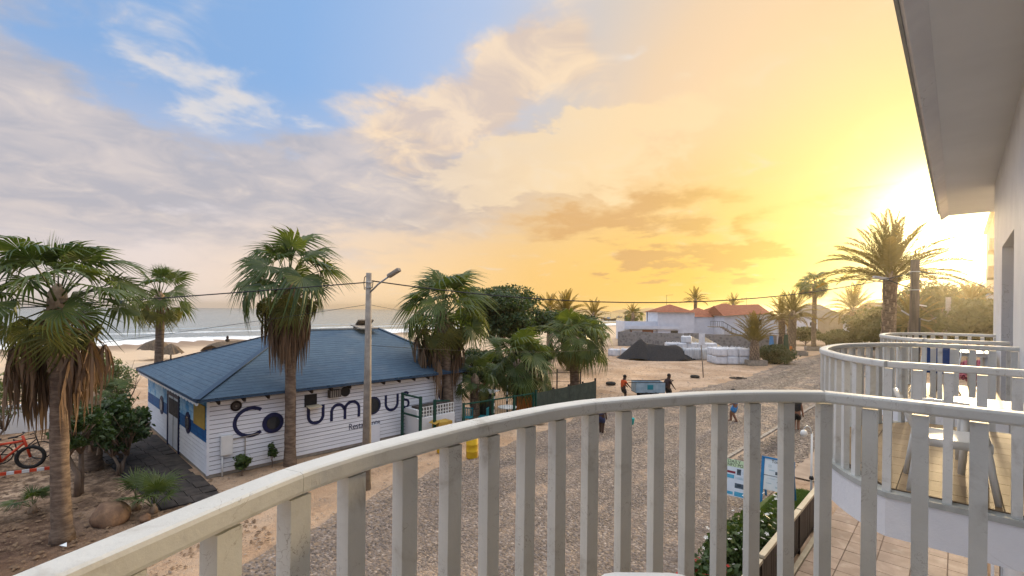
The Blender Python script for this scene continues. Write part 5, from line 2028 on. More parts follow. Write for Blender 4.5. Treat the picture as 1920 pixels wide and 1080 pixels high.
MB().lathe([(.5, .70), (.5, .74), (.02, .74)], (0, 0, 0), 18).build('table_top', M['white_plastic'], tb)
MB().lathe([(.22, 0), (.05, .06), (.04, .7)], (0, 0, 0), 10).build('leg', M['black'], tb)
for i, (x, y, rz, lb) in enumerate([(-17.6, 15.5, 30, 'teal terrace chair near the small fan palm'), (-17.2, 16.2, -60, 'teal terrace chair beside the striped pole')]):
    c = thing('terrace_chair', lb, 'chair', (x, y, 0), R(rz), 'teal terrace chairs')
    MB().box(-.22, -.22, .42, .22, .22, .45).build('seat', M['teal'], c)
    bk = MB().box(-.22, .19, .82, .22, .22, .88).build('backrest', M['teal'], c)
    for k in range(5):
        MB().box(-.2 + .09 * k, .195, .45, -.16 + .09 * k, .215, .82).build('slat', M['teal'], bk)
    for sx in (-1, 1):
        for sy in (-1, 1):
            MB().tube([(sx * .2, sy * .2, .42), (sx * .21, sy * .21, 0)], .016, 6).build('leg', M['teal'], c)
og = thing('orange_kiosk', 'orange-brown timber counter behind the terrace railing', 'counter', (-17.6, 20.0, 0))
for k in range(9):
    MB().box(-.02, -.9 + .2 * k, .05, .02, -.71 + .2 * k, 1.1).build('plank', M['orange'], og)
MB().box(-.35, -.95, 1.1, .1, .95, 1.16).build('counter_top', M['dark_timber'], og)

# ------------------------------------------------------------------ building site
def heap(name, label, cat, c, rx, ry, h, mat, seed, peaks, rz=0):
    rnd = random.Random(seed)
    n, m_ = 40, 14
    vs = [(0, 0, 0)]
    V, F = [], []
    for j in range(m_ + 1):
        r = j / m_
        for i in range(n):
            a = 6.283 * i / n
            x, y = rx * r * math.cos(a), ry * r * math.sin(a)
            z = 0
            for px, py, ph, pr in peaks:
                z = max(z, ph * max(0, 1 - math.hypot((x - px) / pr[0], (y - py) / pr[1])))
            z = min(z, 1.66 + .08 * math.sin(x * 1.3 + seed)) if x > -1.0 and name == 'gravel_heap' else z
            z += .07 * math.sin(x * 2.1 + seed) * math.sin(y * 2.7) * (1 - r) + rnd.uniform(-.03, .03) * (1 - r)
            V.append((x, y, max(z, 0) - (.06 if j == m_ else .0)))
    F = [(j * n + i, j * n + (i + 1) % n, (j + 1) * n + (i + 1) % n, (j + 1) * n + i) for j in range(m_) for i in range(n)]
    o = MB().add(V, F).build(name, mat, None, True, c)
    o.rotation_euler = (0, 0, rz)
    tag(o, label, cat)


RZ = R(43.4)
heap('gravel_heap', 'black gravel heap in front of the stone wall', 'heap', (-26.6, 53.6, 0), 5.0, 2.6, 2.1, M['gravel_black'], 3,
     [(-1.9, 0, 2.5, (2.7, 2.6)), (-.6, 0, 2.15, (2.8, 2.5)), (.4, 0, 2.1, (3.0, 2.5)), (1.3, 0, 2.1, (3.0, 2.5)), (2.1, 0, 2.1, (2.7, 2.5))], RZ)
heap('sand_heap', 'tan sand heap behind the white bags', 'heap', (-24.6, 63.2, 0), 5.0, 3.0, 2.2, M['sand_pile'], 6, [(0, 0, 2.5, (4.2, 3)), (-1.6, 0, 2.5, (3.6, 3))], RZ)


def bag_mesh(name, seed, mat, w=.95, d=.95, h=.85, crumple=.05):
    rnd = random.Random(seed)
    bm = bmesh.new()
    bmesh.ops.create_cube(bm, size=1)
    bmesh.ops.subdivide_edges(bm, edges=bm.edges[:], cuts=5, use_grid_fill=True)
    ph = [rnd.uniform(0, 6) for _ in range(5)]
    for v in bm.verts:
        x, y, z = v.co
        bul = 1 + (.10 if h > 1 else .035) * math.cos(z * 2.8)
        r = (abs(x * 2) ** 6 + abs(y * 2) ** 6) ** (1 / 6)
        k = 1 / max(r, 1e-3) * max(abs(x), abs(y)) * 2 if max(abs(x), abs(y)) > .01 else 1
        n_ = crumple * (math.sin(9 * x + ph[0]) * math.sin(8 * y + ph[1]) + .6 * math.sin(13 * (x + y) + ph[2]) * math.cos(7 * z + ph[3]))
        v.co = Vector((x * w * bul * (1 - .1 * (1 - k)) + n_ * x * 2 * .5, y * d * bul + n_ * y * 2 * .5, (z + .5) * h + (n_ if z > .4 else 0)))
    me = bpy.data.meshes.new(name)
    bm.to_mesh(me)
    bm.free()
    me.materials.append(mat)
    me.polygons.foreach_set('use_smooth', [True] * len(me.polygons))
    return me


BAGS = [bag_mesh('body', i, M['bag_white'], 1.2, 1.1, .84, .022) for i in range(3)]
BAGG = [bag_mesh('body', 10 + i, M['bag_grey'], 1.0, 1.0, 1.35, .07) for i in range(3)]
LOOP = MB().tube([(-.08, 0, 0), (-.06, 0, .13), (0, 0, .18), (.06, 0, .13), (.08, 0, 0)], .022, 5).mesh('loop', M['bag_white'])


def sack(label, loc, rz, me, h, group, loops=True):
    t = thing('bulk_bag', label, 'bag', loc, rz, group)
    put('body', me, t)
    if loops:
        for sx, sy in ((-1, -1), (1, -1), (1, 1), (-1, 1)):
            o = put('loop', LOOP, t, (sx * .4, sy * .4, h - .03))
            o.rotation_euler = (random.uniform(-.5, .5), random.uniform(-.5, .5), random.uniform(0, 3))


fwd = Vector((-math.sin(R(43.4)), math.cos(R(43.4)), 0))
rgt = Vector((math.cos(R(43.4)), math.sin(R(43.4)), 0))
# block of stacked white bags at the right
B0 = Vector((-19.3, 54.1, 0))
names = ['left', 'middle', 'right']
for k in range(3):
    for lv in range(2):
        p = B0 + rgt * 1.3 * k + Vector((0, 0, .87 * lv)) + fwd * random.uniform(-.06, .06)
        sack('white bulk bag, %s of the %s tier in the block by the planter palm' % (names[k], ('lower', 'upper')[lv]), p, R(43.4) + random.uniform(-.06, .06), BAGS[(k + lv) % 3], .86, 'white bags stacked by the planter palm', lv == 1)
for k in range(3):
    p = B0 + rgt * 1.3 * k + fwd * 1.3 + Vector((0, 0, .87))
    sack('white bulk bag behind the upper tier, %s of the back row' % names[k], p, R(43.4), BAGS[k], .86, 'white bags stacked by the planter palm')
    sack('white bulk bag under the back row, %s one' % names[k], p - Vector((0, 0, .87)), R(43.4), BAGS[(k + 1) % 3], .86, 'white bags stacked by the planter palm', False)
# tall grey bags
G0 = Vector((-23.4, 55.4, 0))
for k in range(5):
    p = G0 + rgt * .98 * k + fwd * (.25 * (k % 2))
    sack('tall grey bulk bag, number %s from the black heap' % ['one', 'two', 'three', 'four', 'five'][k], p, R(43.4) + random.uniform(-.2, .2), BAGG[k % 3], 1.35, 'tall grey bags beside the black heap')
# rear row
Q0 = Vector((-26.9, 58.3, 0))
for k in range(5):
    for lv in range(2):
        p = Q0 + rgt * 1.28 * k + Vector((0, 0, .87 * lv))
        sack('white bulk bag behind the black heap, %s from the left, %s' % (['first', 'second', 'third', 'fourth', 'fifth'][k], ('below', 'on top')[lv]), p, R(43.4), BAGS[(k + lv) % 3], .86, 'white bags behind the black heap', lv == 1)
sack('crumpled white bag lying on top of the rear row', Q0 + rgt * 2.0 + Vector((0, 0, 1.74)), R(20), BAGS[1], .86, 'white bags behind the black heap')
sack('half hidden white bag left of the black heap', (-32.0, 53.0, 0), R(10), BAGS[2], .86, 'white bags behind the black heap')
sack('white bag lying behind the left foot of the black heap', (-31.2, 54.6, 0), R(40), BAGS[0], .86, 'white bags behind the black heap')

sw = thing('stone_wall', 'long grey rubble stone wall round the white houses', 'wall', (0, 0, 0))
A, B = Vector((-40.7, 68.8, 0)), Vector((-19.6, 78.2, 0))
n = 9
for i in range(n):
    p, q = A.lerp(B, i / n), A.lerp(B, (i + 1) / n)
    MB().bar((p.x, p.y, 1.15), (q.x, q.y, 1.15), .35, 2.3 + .12 * math.sin(i * 2.0)).build('wall_section', M['rubble'], sw)
p, q = A, A + Vector((-9, 22, 0))
MB().bar((p.x, p.y, 1.15), (q.x, q.y, 1.1), .35, 2.3).build('wall_section', M['rubble'], sw)
gp = thing('white_post', 'white gate post at the right end of the stone wall', 'post', (-19.4, 78.0, 0))
MB().box(-.14, -.14, 0, .14, .14, 4.6).build('post', M['plaster_white'], gp)

tp = thing('lot_sign', 'blank white board on a leaning pole in the sandy lot', 'sign', (-16.3, 41.9, 0))
MB().tube([(0, 0, -.1), (-.12, -.06, 1.9), (-.28, -.12, 3.85)], [.055, .05, .045], 7).build('pole', M['concrete'], tp, True)
MB().obox((-.12, -.12, 3.35), rgt * .26, fwd * .012, (0, 0, .52)).build('board', M['bag_white'], tp)


def tyre(label, loc, flat=True):
    t = thing('old_tyre', label, 'tyre', loc, 0, 'tyres lying on the sand')
    MB().torus((0, 0, .12), .28, .115, 'Z', 22, 8).build('tread', M['tyre'], t, True)
    MB().torus((0, 0, .20), .20, .04, 'Z', 22, 6).build('sidewall', M['tyre'], t, True)


tyre('old tyre lying at the foot of the leaning sign pole', (-16.6, 40.8, 0))
tyre('old tyre lying alone on the sand left of the handcart', (-19.6, 32.0, 0))
mh = thing('manhole', 'dark manhole pit in the sand right of the sign pole', 'manhole', (-13.9, 43.5, 0))
MB().lathe([(.75, .0), (.7, .04), (.5, .05), (.45, .0)], (0, 0, 0), 18).build('ring', M['dark_timber'], mh)


def planter(label, c, w, d, h, rz):
    t = thing('stone_planter', label, 'planter', c, rz, 'stone planters round palm trunks')
    for x0, y0, x1, y1 in ((-w, -d, w, -d + .2), (-w, d - .2, w, d), (-w, -d + .2, -w + .2, d - .2), (w - .2, -d + .2, w, d - .2)):
        MB().box(x0, y0, 0, x1, y1, h).build('side', M['concrete'], t)
    MB().box(-w + .2, -d + .2, 0, w - .2, d - .2, h - .1).build('soil', M['paving_dark'], t)


planter('low stone planter holding the squat date palm', (-16.2, 55.9, 0), .95, .95, .55, R(43))
planter('low stone planter holding the slim tall palm', (-16.0, 84.1, 0), 1.1, 1.1, .6, R(20))
planter('low stone planter round the broad date palm', (-15.9, 73.6, 0), 1.1, 1.1, .5, R(20))

# goods hung on the broad palm's trunk at a roadside stall
ST = Vector((-17.0, 68.6, 0))
rk = thing('clothes_rack', 'dark clothes rack at the roadside stall under the date palm', 'rack', ST)
for s_ in (-1.1, 1.1):
    MB().tube([(rgt.x * s_, rgt.y * s_, 0), (rgt.x * s_, rgt.y * s_, 3.0)], .04, 6).build('post', M['dark_timber'], rk)
MB().bar(Vector(rgt * -1.2) + Vector((0, 0, 3.0)), Vector(rgt * 1.2) + Vector((0, 0, 3.0)), .06).build('rail', M['dark_timber'], rk)


def hung(label, name, p, w, h, mat, cat):
    c = ST + rgt * p[0] + Vector((0, 0, p[1])) - fwd * .1
    t = thing(name, label, cat, c, R(43.4), 'goods hung on the roadside rack')
    n = 6
    vs = []
    for i in range(n + 1):
        x = -w / 2 + w * i / n
        o = .05 * math.sin(i * 2.2)
        vs += [(x * .55, -.02, 0), (x * .8, -.05 + o, -h * .45), (x, -.08 + o * 1.5, -h)]
    MB().add(vs, [(3 * i + j, 3 * i + 3 + j, 3 * i + 4 + j, 3 * i + 1 + j) for i in range(n) for j in (0, 1)]).build('cloth', M[mat], t, True)
    MB().tube([(-w * .3, 0, 0), (0, 0, .08), (w * .3, 0, 0)], .015, 4).build('hanger', M['dark_timber'], t)


hung('blue dress hung on the stall rack, leftmost', 'hung_dress', (-1.0, 2.7), .7, 1.2, 'cloth_blue', 'dress')
hung('dark green cloth hung on the stall rack, rightmost', 'hung_cloth', (.9, 2.9), .8, 1.9, 'green_steel', 'cloth')
hung('dark cloth hung low in the middle of the stall rack', 'hung_cloth', (.15, 2.6), .8, 1.7, 'cloth_dark', 'cloth')
hung('cream triangular cloth low at the left of the stall', 'hung_cloth', (-.95, 1.45), .75, .7, 'cream_wood', 'cloth')
hung('orange cloth standing low at the right of the stall', 'hung_cloth', (1.55, 1.4), .5, 1.3, 'orange', 'cloth')

# ------------------------------------------------------------------ houses
def hip(mb, x0, y0, x1, y1, z0, z1, ov=.4):
    x0, y0, x1, y1 = x0 - ov, y0 - ov, x1 + ov, y1 + ov
    lx, ly = x1 - x0, y1 - y0
    if lx > ly:
        r = [(x0 + ly / 2, (y0 + y1) / 2, z1), (x1 - ly / 2, (y0 + y1) / 2, z1)]
        f = [(0, 1, 5, 4), (1, 2, 5), (2, 3, 4, 5), (3, 0, 4), (3, 2, 1, 0)]
    else:
        r = [((x0 + x1) / 2, y0 + lx / 2, z1), ((x0 + x1) / 2, y1 - lx / 2, z1)]
        f = [(0, 1, 4), (1, 2, 5, 4), (2, 3, 5), (3, 0, 4, 5), (3, 2, 1, 0)]
    return mb.add([(x0, y0, z0), (x1, y0, z0), (x1, y1, z0), (x0, y1, z0)] + r, f)


def win(par, x, z, w, h, y=-.03, nm='window'):
    o = MB().box(x, y, z, x + w, y + .028, z + h).build(nm, M['plaster_white'], par)
    MB().box(x + .06, y - .012, z + .06, x + w - .06, y - .001, z + h - .06).build('pane', M['glass_dark'], o)


def white_house():
    # long two-storey house: local x along the view's right, y away
    o = W0 = Vector((-43.3, 83.2, 0))
    t = thing('white_house', 'long white two-storey house with terrace and hipped terracotta roofs', 'house', o, R(43.4))
    wl = MB()
    wl.box(2.2, 0, 0, 9.2, 8, 5.55)
    wl.box(-4.0, .6, 0, 2.2, 8, 2.5)
    wl.box(9.2, 2.0, 0, 14.6, 9, 4.7)
    wl.build('wall', M['plaster_white'], t)
    # roof terrace parapet on the left
    for x0, y0, x1, y1 in ((-4.05, .55, 2.2, .75), (-4.05, .75, -3.85, 8.0)):
        MB().box(x0, y0, 2.5, x1, y1, 3.75).build('parapet', M['plaster_white'], t)
    MB().box(-4.3, -.35, 2.30, 6.2, .6, 2.5).build('balcony_slab', M['plaster_white'], t)
    MB().box(-4.3, -.35, 2.5, 6.2, -.25, 2.95).build('balcony_front', M['plaster_white'], t)
    hip(MB(), 2.2, 0, 9.2, 8, 5.55, 7.1).build('roof', M['roof_tile'], t)
    hip(MB(), 8.9, 2.2, 15.2, 9, 4.7, 6.5).build('roof', M['roof_tile'], t)
    for k, x in enumerate((-3.9, .4)):
        MB().box(x, .9, 3.75, x + .1, 1.0, 5.6).build('pergola_post', M['dark_timber'], t)
    MB().bar((-4.2, .95, 5.2), (2.2, .95, 5.75), .08).build('pergola_beam', M['dark_timber'], t)
    for x, z, w, h in ((4.6, 1.0, 1.5, 1.1), (7.2, .8, 1.0, .9), (8.2, .0, .0, .0)):
        if w:
            win(t, x, z, w, h)
    MB().box(-3.5, .55, 0, -2.6, .595, 2.0).build('door', M['brick_red'], t)
    MB().box(-.6, .55, 0, 1.5, .595, 2.1).build('garage_door', M['brick_red'], t)
    MB().tube([(4.8, 3, 7.0), (4.8, 3, 9.0)], .03, 4).build('antenna', M['cable'], t)
    MB().bar((4.8, 3, 8.9), (6.1, 3, 9.0), .04).build('antenna_arm', M['cable'], t)


def stair_house():
    t = thing('white_house', 'white house with gabled terracotta roof and outside staircase', 'house', (-31.5, 90.8, 0), R(43.4))
    g = MB()
    g.add([(0, 0, 0), (11.5, 0, 0), (11.5, 0, 3.4), (8.3, 0, 5.4), (0, 0, 5.0), (0, 8, 0), (11.5, 8, 0), (11.5, 8, 3.4), (8.3, 8, 5.4), (0, 8, 5.0)],
          [(0, 1, 2, 3, 4), (9, 8, 7, 6, 5), (0, 4, 9, 5), (1, 6, 7, 2)])
    g.build('wall', M['plaster_white'], t)
    r = MB()
    r.add([(-.4, -.5, 5.0), (8.3, -.5, 5.55), (12.2, -.5, 3.1), (-.4, 4, 6.9), (8.3, 4, 7.3), (12.2, 8.5, 3.1), (8.3, 8.5, 5.55), (-.4, 8.5, 5.0)],
          [(0, 1, 4, 3), (1, 2, 5, 6, 4), (3, 4, 6, 7), (0, 3, 7)])
    r.build('roof', M['roof_tile'], t)
    win(t, 4.7, 3.3, 2.2, 1.2)
    win(t, 9.6, .9, 1.0, 1.0)
    win(t, 3.2, .6, 1.2, .9)
    st_ = MB()
    k = 12
    for i in range(k):
        st_.box(-1.0 + i * .42, -1.3, 3.0 - (i + 1) * .25, -.58 + i * .42, -.35, 3.0 - i * .25)
    so_ = st_.build('staircase', M['concrete'], t)
    MB().bar((-1.0, -1.35, 4.0), (4.2, -1.35, 1.0), .09).build('banister', M['black'], so_)
    for i in range(7):
        x = -.9 + i * .8
        MB().tube([(x, -1.35, 3.0 - (x + 1) * .58), (x, -1.35, 4.0 - (x + 1) * .58)], .035, 4).build('baluster', M['black'], so_)
    MB().box(-3.2, -1.3, 2.9, -1.0, 0, 3.05).build('landing', M['concrete'], t)
    for i in range(6):
        MB().tube([(-3.1 + i * .4, -1.28, 3.05), (-3.1 + i * .4, -1.28, 4.0)], .03, 4).build('railing_bar', M['black'], t)
    MB().bar((-3.2, -1.28, 4.0), (-1.0, -1.28, 4.0), .06).build('railing', M['black'], t)
    MB().tube([(6, 4, 7.0), (6, 4, 8.6)], .03, 4).build('antenna', M['cable'], t)
    MB().bar((5.6, 4, 8.4), (6.4, 4, 8.4), .04).build('antenna_arm', M['cable'], t)


white_house()
stair_house()


def simple_house(label, o, rz, w, d, h, mat, roof, rh, wins, name='house'):
    t = thing(name, label, 'house', o, rz)
    MB().box(0, 0, 0, w, d, h).build('wall', M[mat], t)
    if rh:
        hip(MB(), 0, 0, w, d, h, h + rh).build('roof', M[roof], t)
    else:
        MB().box(-.15, -.15, h, w + .15, d + .15, h + .3).build('parapet', M[mat], t)
    for x, z, ww, hh in wins:
        win(t, x, z, ww, hh)


simple_house('tan house with broad grey hipped roof behind the slim palm', (-30.5, 128, 0), R(20), 13, 10, 4.6, 'plaster_tan', 'roof_grey', 3.2, ((1, 2.4, 1.6, 1.2), (5, 2.4, 1.6, 1.2)))
simple_house('tan house with grey roof farther right behind the round date palm', (-19.5, 140, 0), R(20), 14, 10, 4.4, 'plaster_tan', 'roof_grey', 4.0, ((2, 2.0, 1.6, 1.2), (8, 2.0, 1.6, 1.2)))
simple_house('small white cube house with one dark window beside the slim palm', (-26.0, 120, 0), R(30), 4.0, 4, 4.4, 'plaster_white', 'roof_grey', 0, ((2.4, 2.8, 1.0, .9),))
simple_house('white gabled house half hidden behind the round date palm', (-17.5, 128, 0), R(25), 5, 5, 3.6, 'plaster_white', 'roof_grey', 1.8, ((1, 1.4, 1, 1),))
simple_house('red-brown block house between the big palm and the wooden pole', (-10.0, 128, 0), R(5), 9, 9, 7.4, 'brick_red', 'roof_grey', 0, ((2, 4.5, 1.4, 1.2), (5.5, 4.5, 1.4, 1.2)))
simple_house('orange roofed house top behind the sunlit wood', (.2, 150, 0), R(0), 10, 9, 8.6, 'plaster_tan', 'roof_tile', 0, ((2, 5.5, 1.4, 1.2),))
simple_house('red roofed house behind the long white house', (-38.5, 103, 0), R(43.4), 9, 8, 5.4, 'plaster_white', 'roof_tile', 2.2, ((2, 3, 1.2, 1.0),))


def apartment():
    t = thing('apartment_block', 'tall tan apartment block with stacked balconies at the far right', 'building', (0, 0, 0))
    MB().box(2.95, 72, 0, 14, 98, 17.5).build('wall', M['apt_tan'], t)
    for k, z in enumerate((3.9, 7.05, 10.1, 13.1)):
        s = MB().box(2.25 + .04 * k, 73, z - .3, 2.949, 78.5, z).build('balcony_slab', M['apt_tan'] if k > 1 else M['plaster_white'], t)
        MB().box(2.25 + .04 * k, 73, z, 2.35 + .04 * k, 78.5, z + 1.0).build('balcony_front', M['apt_tan'] if k > 1 else M['plaster_white'], s)
        MB().box(2.35 + .04 * k, 73, z, 2.949, 73.1, z + 1.0).build('balcony_side', M['apt_tan'] if k > 1 else M['plaster_white'], s)
        w = MB().box(2.92, 74, z + .1, 2.948, 76.5, z + 2.2).build('window', M['glass_dark'], t)
    MB().box(2.6, 71.8, 17.5, 14, 98, 17.9).build('roof_slab', M['apt_tan'], t)


apartment()

# ------------------------------------------------------------------ cars
def car(label, loc, rz, L=4.3, Wd=1.75, Hh=1.6, mat='car_white', van=True, group='white cars on the far street'):
    t = thing('parked_car', label, 'car', loc, rz, group)
    # side profile extruded with tumblehome, x forward
    prof = [(-.5, .30), (.5, .30), (.5, .52), (.47, .62), (.33, .66), (.20, .97), (.10, 1.0), (-.40, 1.0), (-.47, .93), (-.5, .62)] if van else \
           [(-.5, .30), (.5, .30), (.5, .55), (.28, .64), (.15, .97), (-.2, 1.0), (-.38, .68), (-.5, .64)]
    vs = []
    n = len(prof)
    for sy in (-1, 1):
        for x, z in prof:
            k = 1.0 if z < .66 else .84
            vs.append((x * L, sy * Wd / 2 * k, z * Hh))
    MB().add(vs, [tuple(reversed(range(n))), tuple(range(n, 2 * n))] + [(i, (i + 1) % n, n + (i + 1) % n, n + i) for i in range(n)]).build('body', M[mat], t, bevel=.05)
    for sy in (-1, 1):
        for x0, x1 in ((-.40, -.20), (-.18, 0.02), (.04, .20)):
            MB().add([(x0 * L, sy * Wd * .492, .66 * Hh), (x1 * L, sy * Wd * .492, .66 * Hh), (min(x1, .14) * L, sy * Wd * .436, .92 * Hh), (x0 * L, sy * Wd * .436, .92 * Hh)], [(0, 1, 2, 3) if sy < 0 else (3, 2, 1, 0)]).build('side_window', M['glass_dark'], t)
        for x in (-.31, .31):
            w = MB().tube([(x * L, sy * Wd * .40, .31), (x * L, sy * Wd * .505, .31)], .31, 16).build('wheel', M['tyre'], t)
            MB().tube([(x * L, sy * Wd * .50, .31), (x * L, sy * Wd * .512, .31)], .18, 12).build('rim', M['galv'], w)
    MB().add([(-.502 * L, -.36 * Wd, .66 * Hh), (-.502 * L, .36 * Wd, .66 * Hh), (-.474 * L, .33 * Wd, .90 * Hh), (-.474 * L, -.33 * Wd, .90 * Hh)], [(3, 2, 1, 0)]).build('rear_window', M['glass_dark'], t)
    for sy in (-1, 1):
        MB().box(-.512 * L, sy * .40 * Wd - .07, .50 * Hh, -.497 * L, sy * .40 * Wd + .07, .62 * Hh).build('tail_light', M['print_red'], t)
        MB().box(.497 * L, sy * .38 * Wd - .12, .46 * Hh, .508 * L, sy * .38 * Wd + .12, .55 * Hh).build('headlight', M['galv'], t)


car('white minivan on the street left of the big date palm', (-14.4, 123.5, 0), R(60), 4.6, 1.8, 1.75)
car('white pickup-like car seen behind the wooden pole', (-5.2, 140.5, 0), R(100), 4.4, 1.8, 1.9)
car('small white car in the distance left of the wooden pole', (-8.0, 150, 0), R(80), 4.0, 1.7, 1.5, van=False)

# ------------------------------------------------------------------ beach
def parasol(label, loc, r, h):
    t = thing('thatched_parasol', label, 'parasol', loc, 0, 'thatched beach parasols')
    mb = MB()
    rnd = random.Random(int(r * 100))
    n = 26
    vs = [(0, 0, h)]
    for k in range(n):
        a = 6.283 * k / n
        q = r * rnd.uniform(.88, 1.08)
        vs.append((q * .55 * math.cos(a), q * .55 * math.sin(a), h - .42 * (1 + rnd.uniform(-.1, .1))))
    for k in range(n):
        a = 6.283 * k / n
        q = r * rnd.uniform(.86, 1.12)
        vs.append((q * math.cos(a), q * math.sin(a), h - 1.05 + rnd.uniform(-.14, .12)))
    mb.add(vs, [(0, 1 + k, 1 + (k + 1) % n) for k in range(n)] + [(1 + k, 1 + n + k, 1 + n + (k + 1) % n, 1 + (k + 1) % n) for k in range(n)])
    mb.build('thatch', M['thatch'], t)
    MB().tube([(0, 0, -.1), (0, 0, h - .1)], .08, 7).build('pole', M['wood_pole'], t)


parasol('small thatched parasol on the beach right of the leftmost roof corner', (-63.0, 12.0, gz(-63, 12)), 1.3, 1.9)
parasol('larger thatched parasol behind the small one', (-66.5, 11.2, gz(-66.5, 11.2)), 1.7, 2.3)
pv = thing('thatched_shelter', 'long thatched beach shelter above the restaurant roof', 'shelter', (-58.5, 15.6, -.35), R(20))
rnd = random.Random(9)
n = 20
vs = []
for i in range(n + 1):
    y = -1.0 + 12.0 * i / n
    e = .3 if i in (0, n) else 0
    vs += [(-1.9 + rnd.uniform(-.1, .1), y, 1.35 - rnd.uniform(0, .2)), (-1.3, y, 1.95 - e), (0, y, 2.3 - e + rnd.uniform(-.05, .05)), (1.3, y, 1.95 - e), (1.9 + rnd.uniform(-.1, .1), y, 1.35 - rnd.uniform(0, .2))]
MB().add(vs, [(5 * i + j, 5 * i + 5 + j, 5 * i + 6 + j, 5 * i + 1 + j) for i in range(n) for j in range(4)]).build('thatch', M['thatch'], pv)
for x in (-1.4, 1.4):
    for y in (-.6, 3.2, 7.0, 10.6):
        MB().tube([(x, y, -.3), (x, y, 1.75)], .09, 6).build('post', M['wood_pole'], pv)
MB().lathe([(.12, 2.2), (.25, 2.4), (.1, 2.6), (.16, 2.75), (.05, 2.9)], (0, .8, 0), 8).build('finial', M['dark_timber'], pv)
rk_ = MB()
rr = random.Random(3)
for i in range(14):
    a, b_ = -150 + i * 2.2 + rr.uniform(-1, 1), 60 + i * 4.5
o_ = None
for i in range(7):
    rock_loc = (-120 + i * 3.4, 88 + i * 4.0 + rr.uniform(-2, 2), -1.1)
    rock(['low dark reef rock in the surf, left end', 'low dark reef rock in the surf, second', 'low dark reef rock in the surf, third', 'low dark reef rock in the surf, middle', 'low dark reef rock in the surf, fifth', 'low dark reef rock in the surf, sixth', 'low dark reef rock in the surf, right end'][i], rock_loc, (2.0, 2.6, .5), 20 + i)

gw = thing('garden_wall', 'low white wall at the back of the palm garden', 'wall', (0, 0, 0))
MB().box(-31.2, -14, -.1, -31.0, 3.6, 1.15).build('wall', M['white_wall'], gw)
MB().box(-31.25, -14, 1.15, -30.95, 3.6, 1.22).build('coping', M['white_wall'], gw)
wb = thing('white_shed', 'white shed wall behind the bicycles at the left edge', 'shed', (0, 0, 0))
MB().box(-30.4, -9.0, 0, -27.2, -1.0, 2.0).build('wall', M['white_wall'], wb)
MB().box(-30.6, -9.2, 2.0, -27.0, -.8, 2.12).build('roof', M['white_wall'], wb)

# ------------------------------------------------------------------ banner and bicycle at the left
def kerb_rope():
    a, b = Vector((-23.55, -1.9, 0)), Vector((-22.85, 1.15, 0))
    t = thing('striped_barrier', 'low red and white striped barrier board before the red bicycle', 'barrier', (0, 0, 0))
    n = 17
    for k in range(n):
        p, q = a.lerp(b, k / n), a.lerp(b, (k + .985) / n)
        MB().bar((p.x, p.y, .12), (q.x, q.y, .12), .05, .10).build('stripe', M['banner_red'] if k % 2 else M['banner_white'], t)
    for f in (.03, .5, .97):
        p = a.lerp(b, f)
        MB().box(p.x - .09, p.y - .02, 0, p.x - .03, p.y + .02, .30).build('stake', M['black'], t)


kerb_rope()


def bicycle(label, loc, rz, paint='black', k=1.0, fat=.022):
    t = thing('bicycle', label, 'bicycle', loc, rz, 'bicycles parked at the left edge')
    t.scale = (k, k, k)
    for x in (-.52, .52):
        w = MB().torus((x, 0, .34), .34 - fat, fat, 'Y', 24, 6).build('wheel', M['tyre'], t, True)
        for k in range(8):
            a = 3.1416 * k / 8
            MB().tube([(x - .31 * math.cos(a), 0, .34 - .31 * math.sin(a)), (x + .31 * math.cos(a), 0, .34 + .31 * math.sin(a))], .003, 3).build('spoke', M['galv'], w)
    fr = MB()
    for p, q in (((-.52, 0, .34), (-.18, 0, .80)), ((-.52, 0, .34), (-.08, 0, .30)), ((-.08, 0, .30), (-.20, 0, .86)), ((-.18, 0, .78), (.36, 0, .82)), ((-.08, 0, .30), (.38, 0, .76)), ((.52, 0, .34), (.35, 0, .98))):
        fr.tube([p, q], .02 if paint == 'black' else .034, 7)
    fr.build('frame', M[paint], t, True)
    MB().obox((-.21, 0, .92), (.13, 0, .01), (0, .06, 0), (0, 0, .025)).build('saddle', M['black'], t, bevel=.015)
    MB().tube([(.28, -.30, 1.02), (.36, -.15, 1.03), (.36, .15, 1.03), (.28, .30, 1.02)], .016, 6).build('handlebar', M['black'], t, True)
    MB().tube([(-.16, -.09, .28), (0, .09, .32)], .015, 5).build('pedals', M['black'], t)


bicycle('red bicycle with fat dark tyres behind the striped barrier', (-23.75, -.15, .03), R(76), 'banner_red', 1.22, .05)
bicycle('black bicycle standing behind the red one', (-24.9, .25, .03), R(80))
bicycle('black bicycle at the left picture edge', (-25.0, -1.5, .03), R(85))
lt = MB().add([(0, 0, .05), (.14, .02, .09), (.2, .12, .05), (.05, .13, .1), (.1, .06, .02)], [(0, 1, 3), (1, 2, 3), (0, 4, 1), (4, 2, 1), (0, 3, 4), (3, 2, 4)]).build('crumpled_bag', M['sign_white'], None, False, (-15.55, .80, 0))
tag(lt, 'pale blue crumpled plastic bag at the foot of the near palm', 'litter')

# ------------------------------------------------------------------ information boards
def text_on(par, body, size, loc, rx, mat, name='wording'):
    cu = bpy.data.curves.new(name, 'FONT')
    cu.body = body
    cu.size = size
    cu.extrude = .001
    tmp = bpy.data.objects.new('tmp', cu)
    col.objects.link(tmp)
    bpy.context.view_layer.update()
    me = bpy.data.meshes.new_from_object(tmp.evaluated_get(bpy.context.evaluated_depsgraph_get()))
    bpy.data.objects.remove(tmp)
    me.materials.clear()
    me.materials.append(mat)
    put(name, me, par, mat4=Matrix.Translation(loc) @ Matrix.Rotation(rx, 4, 'X'))


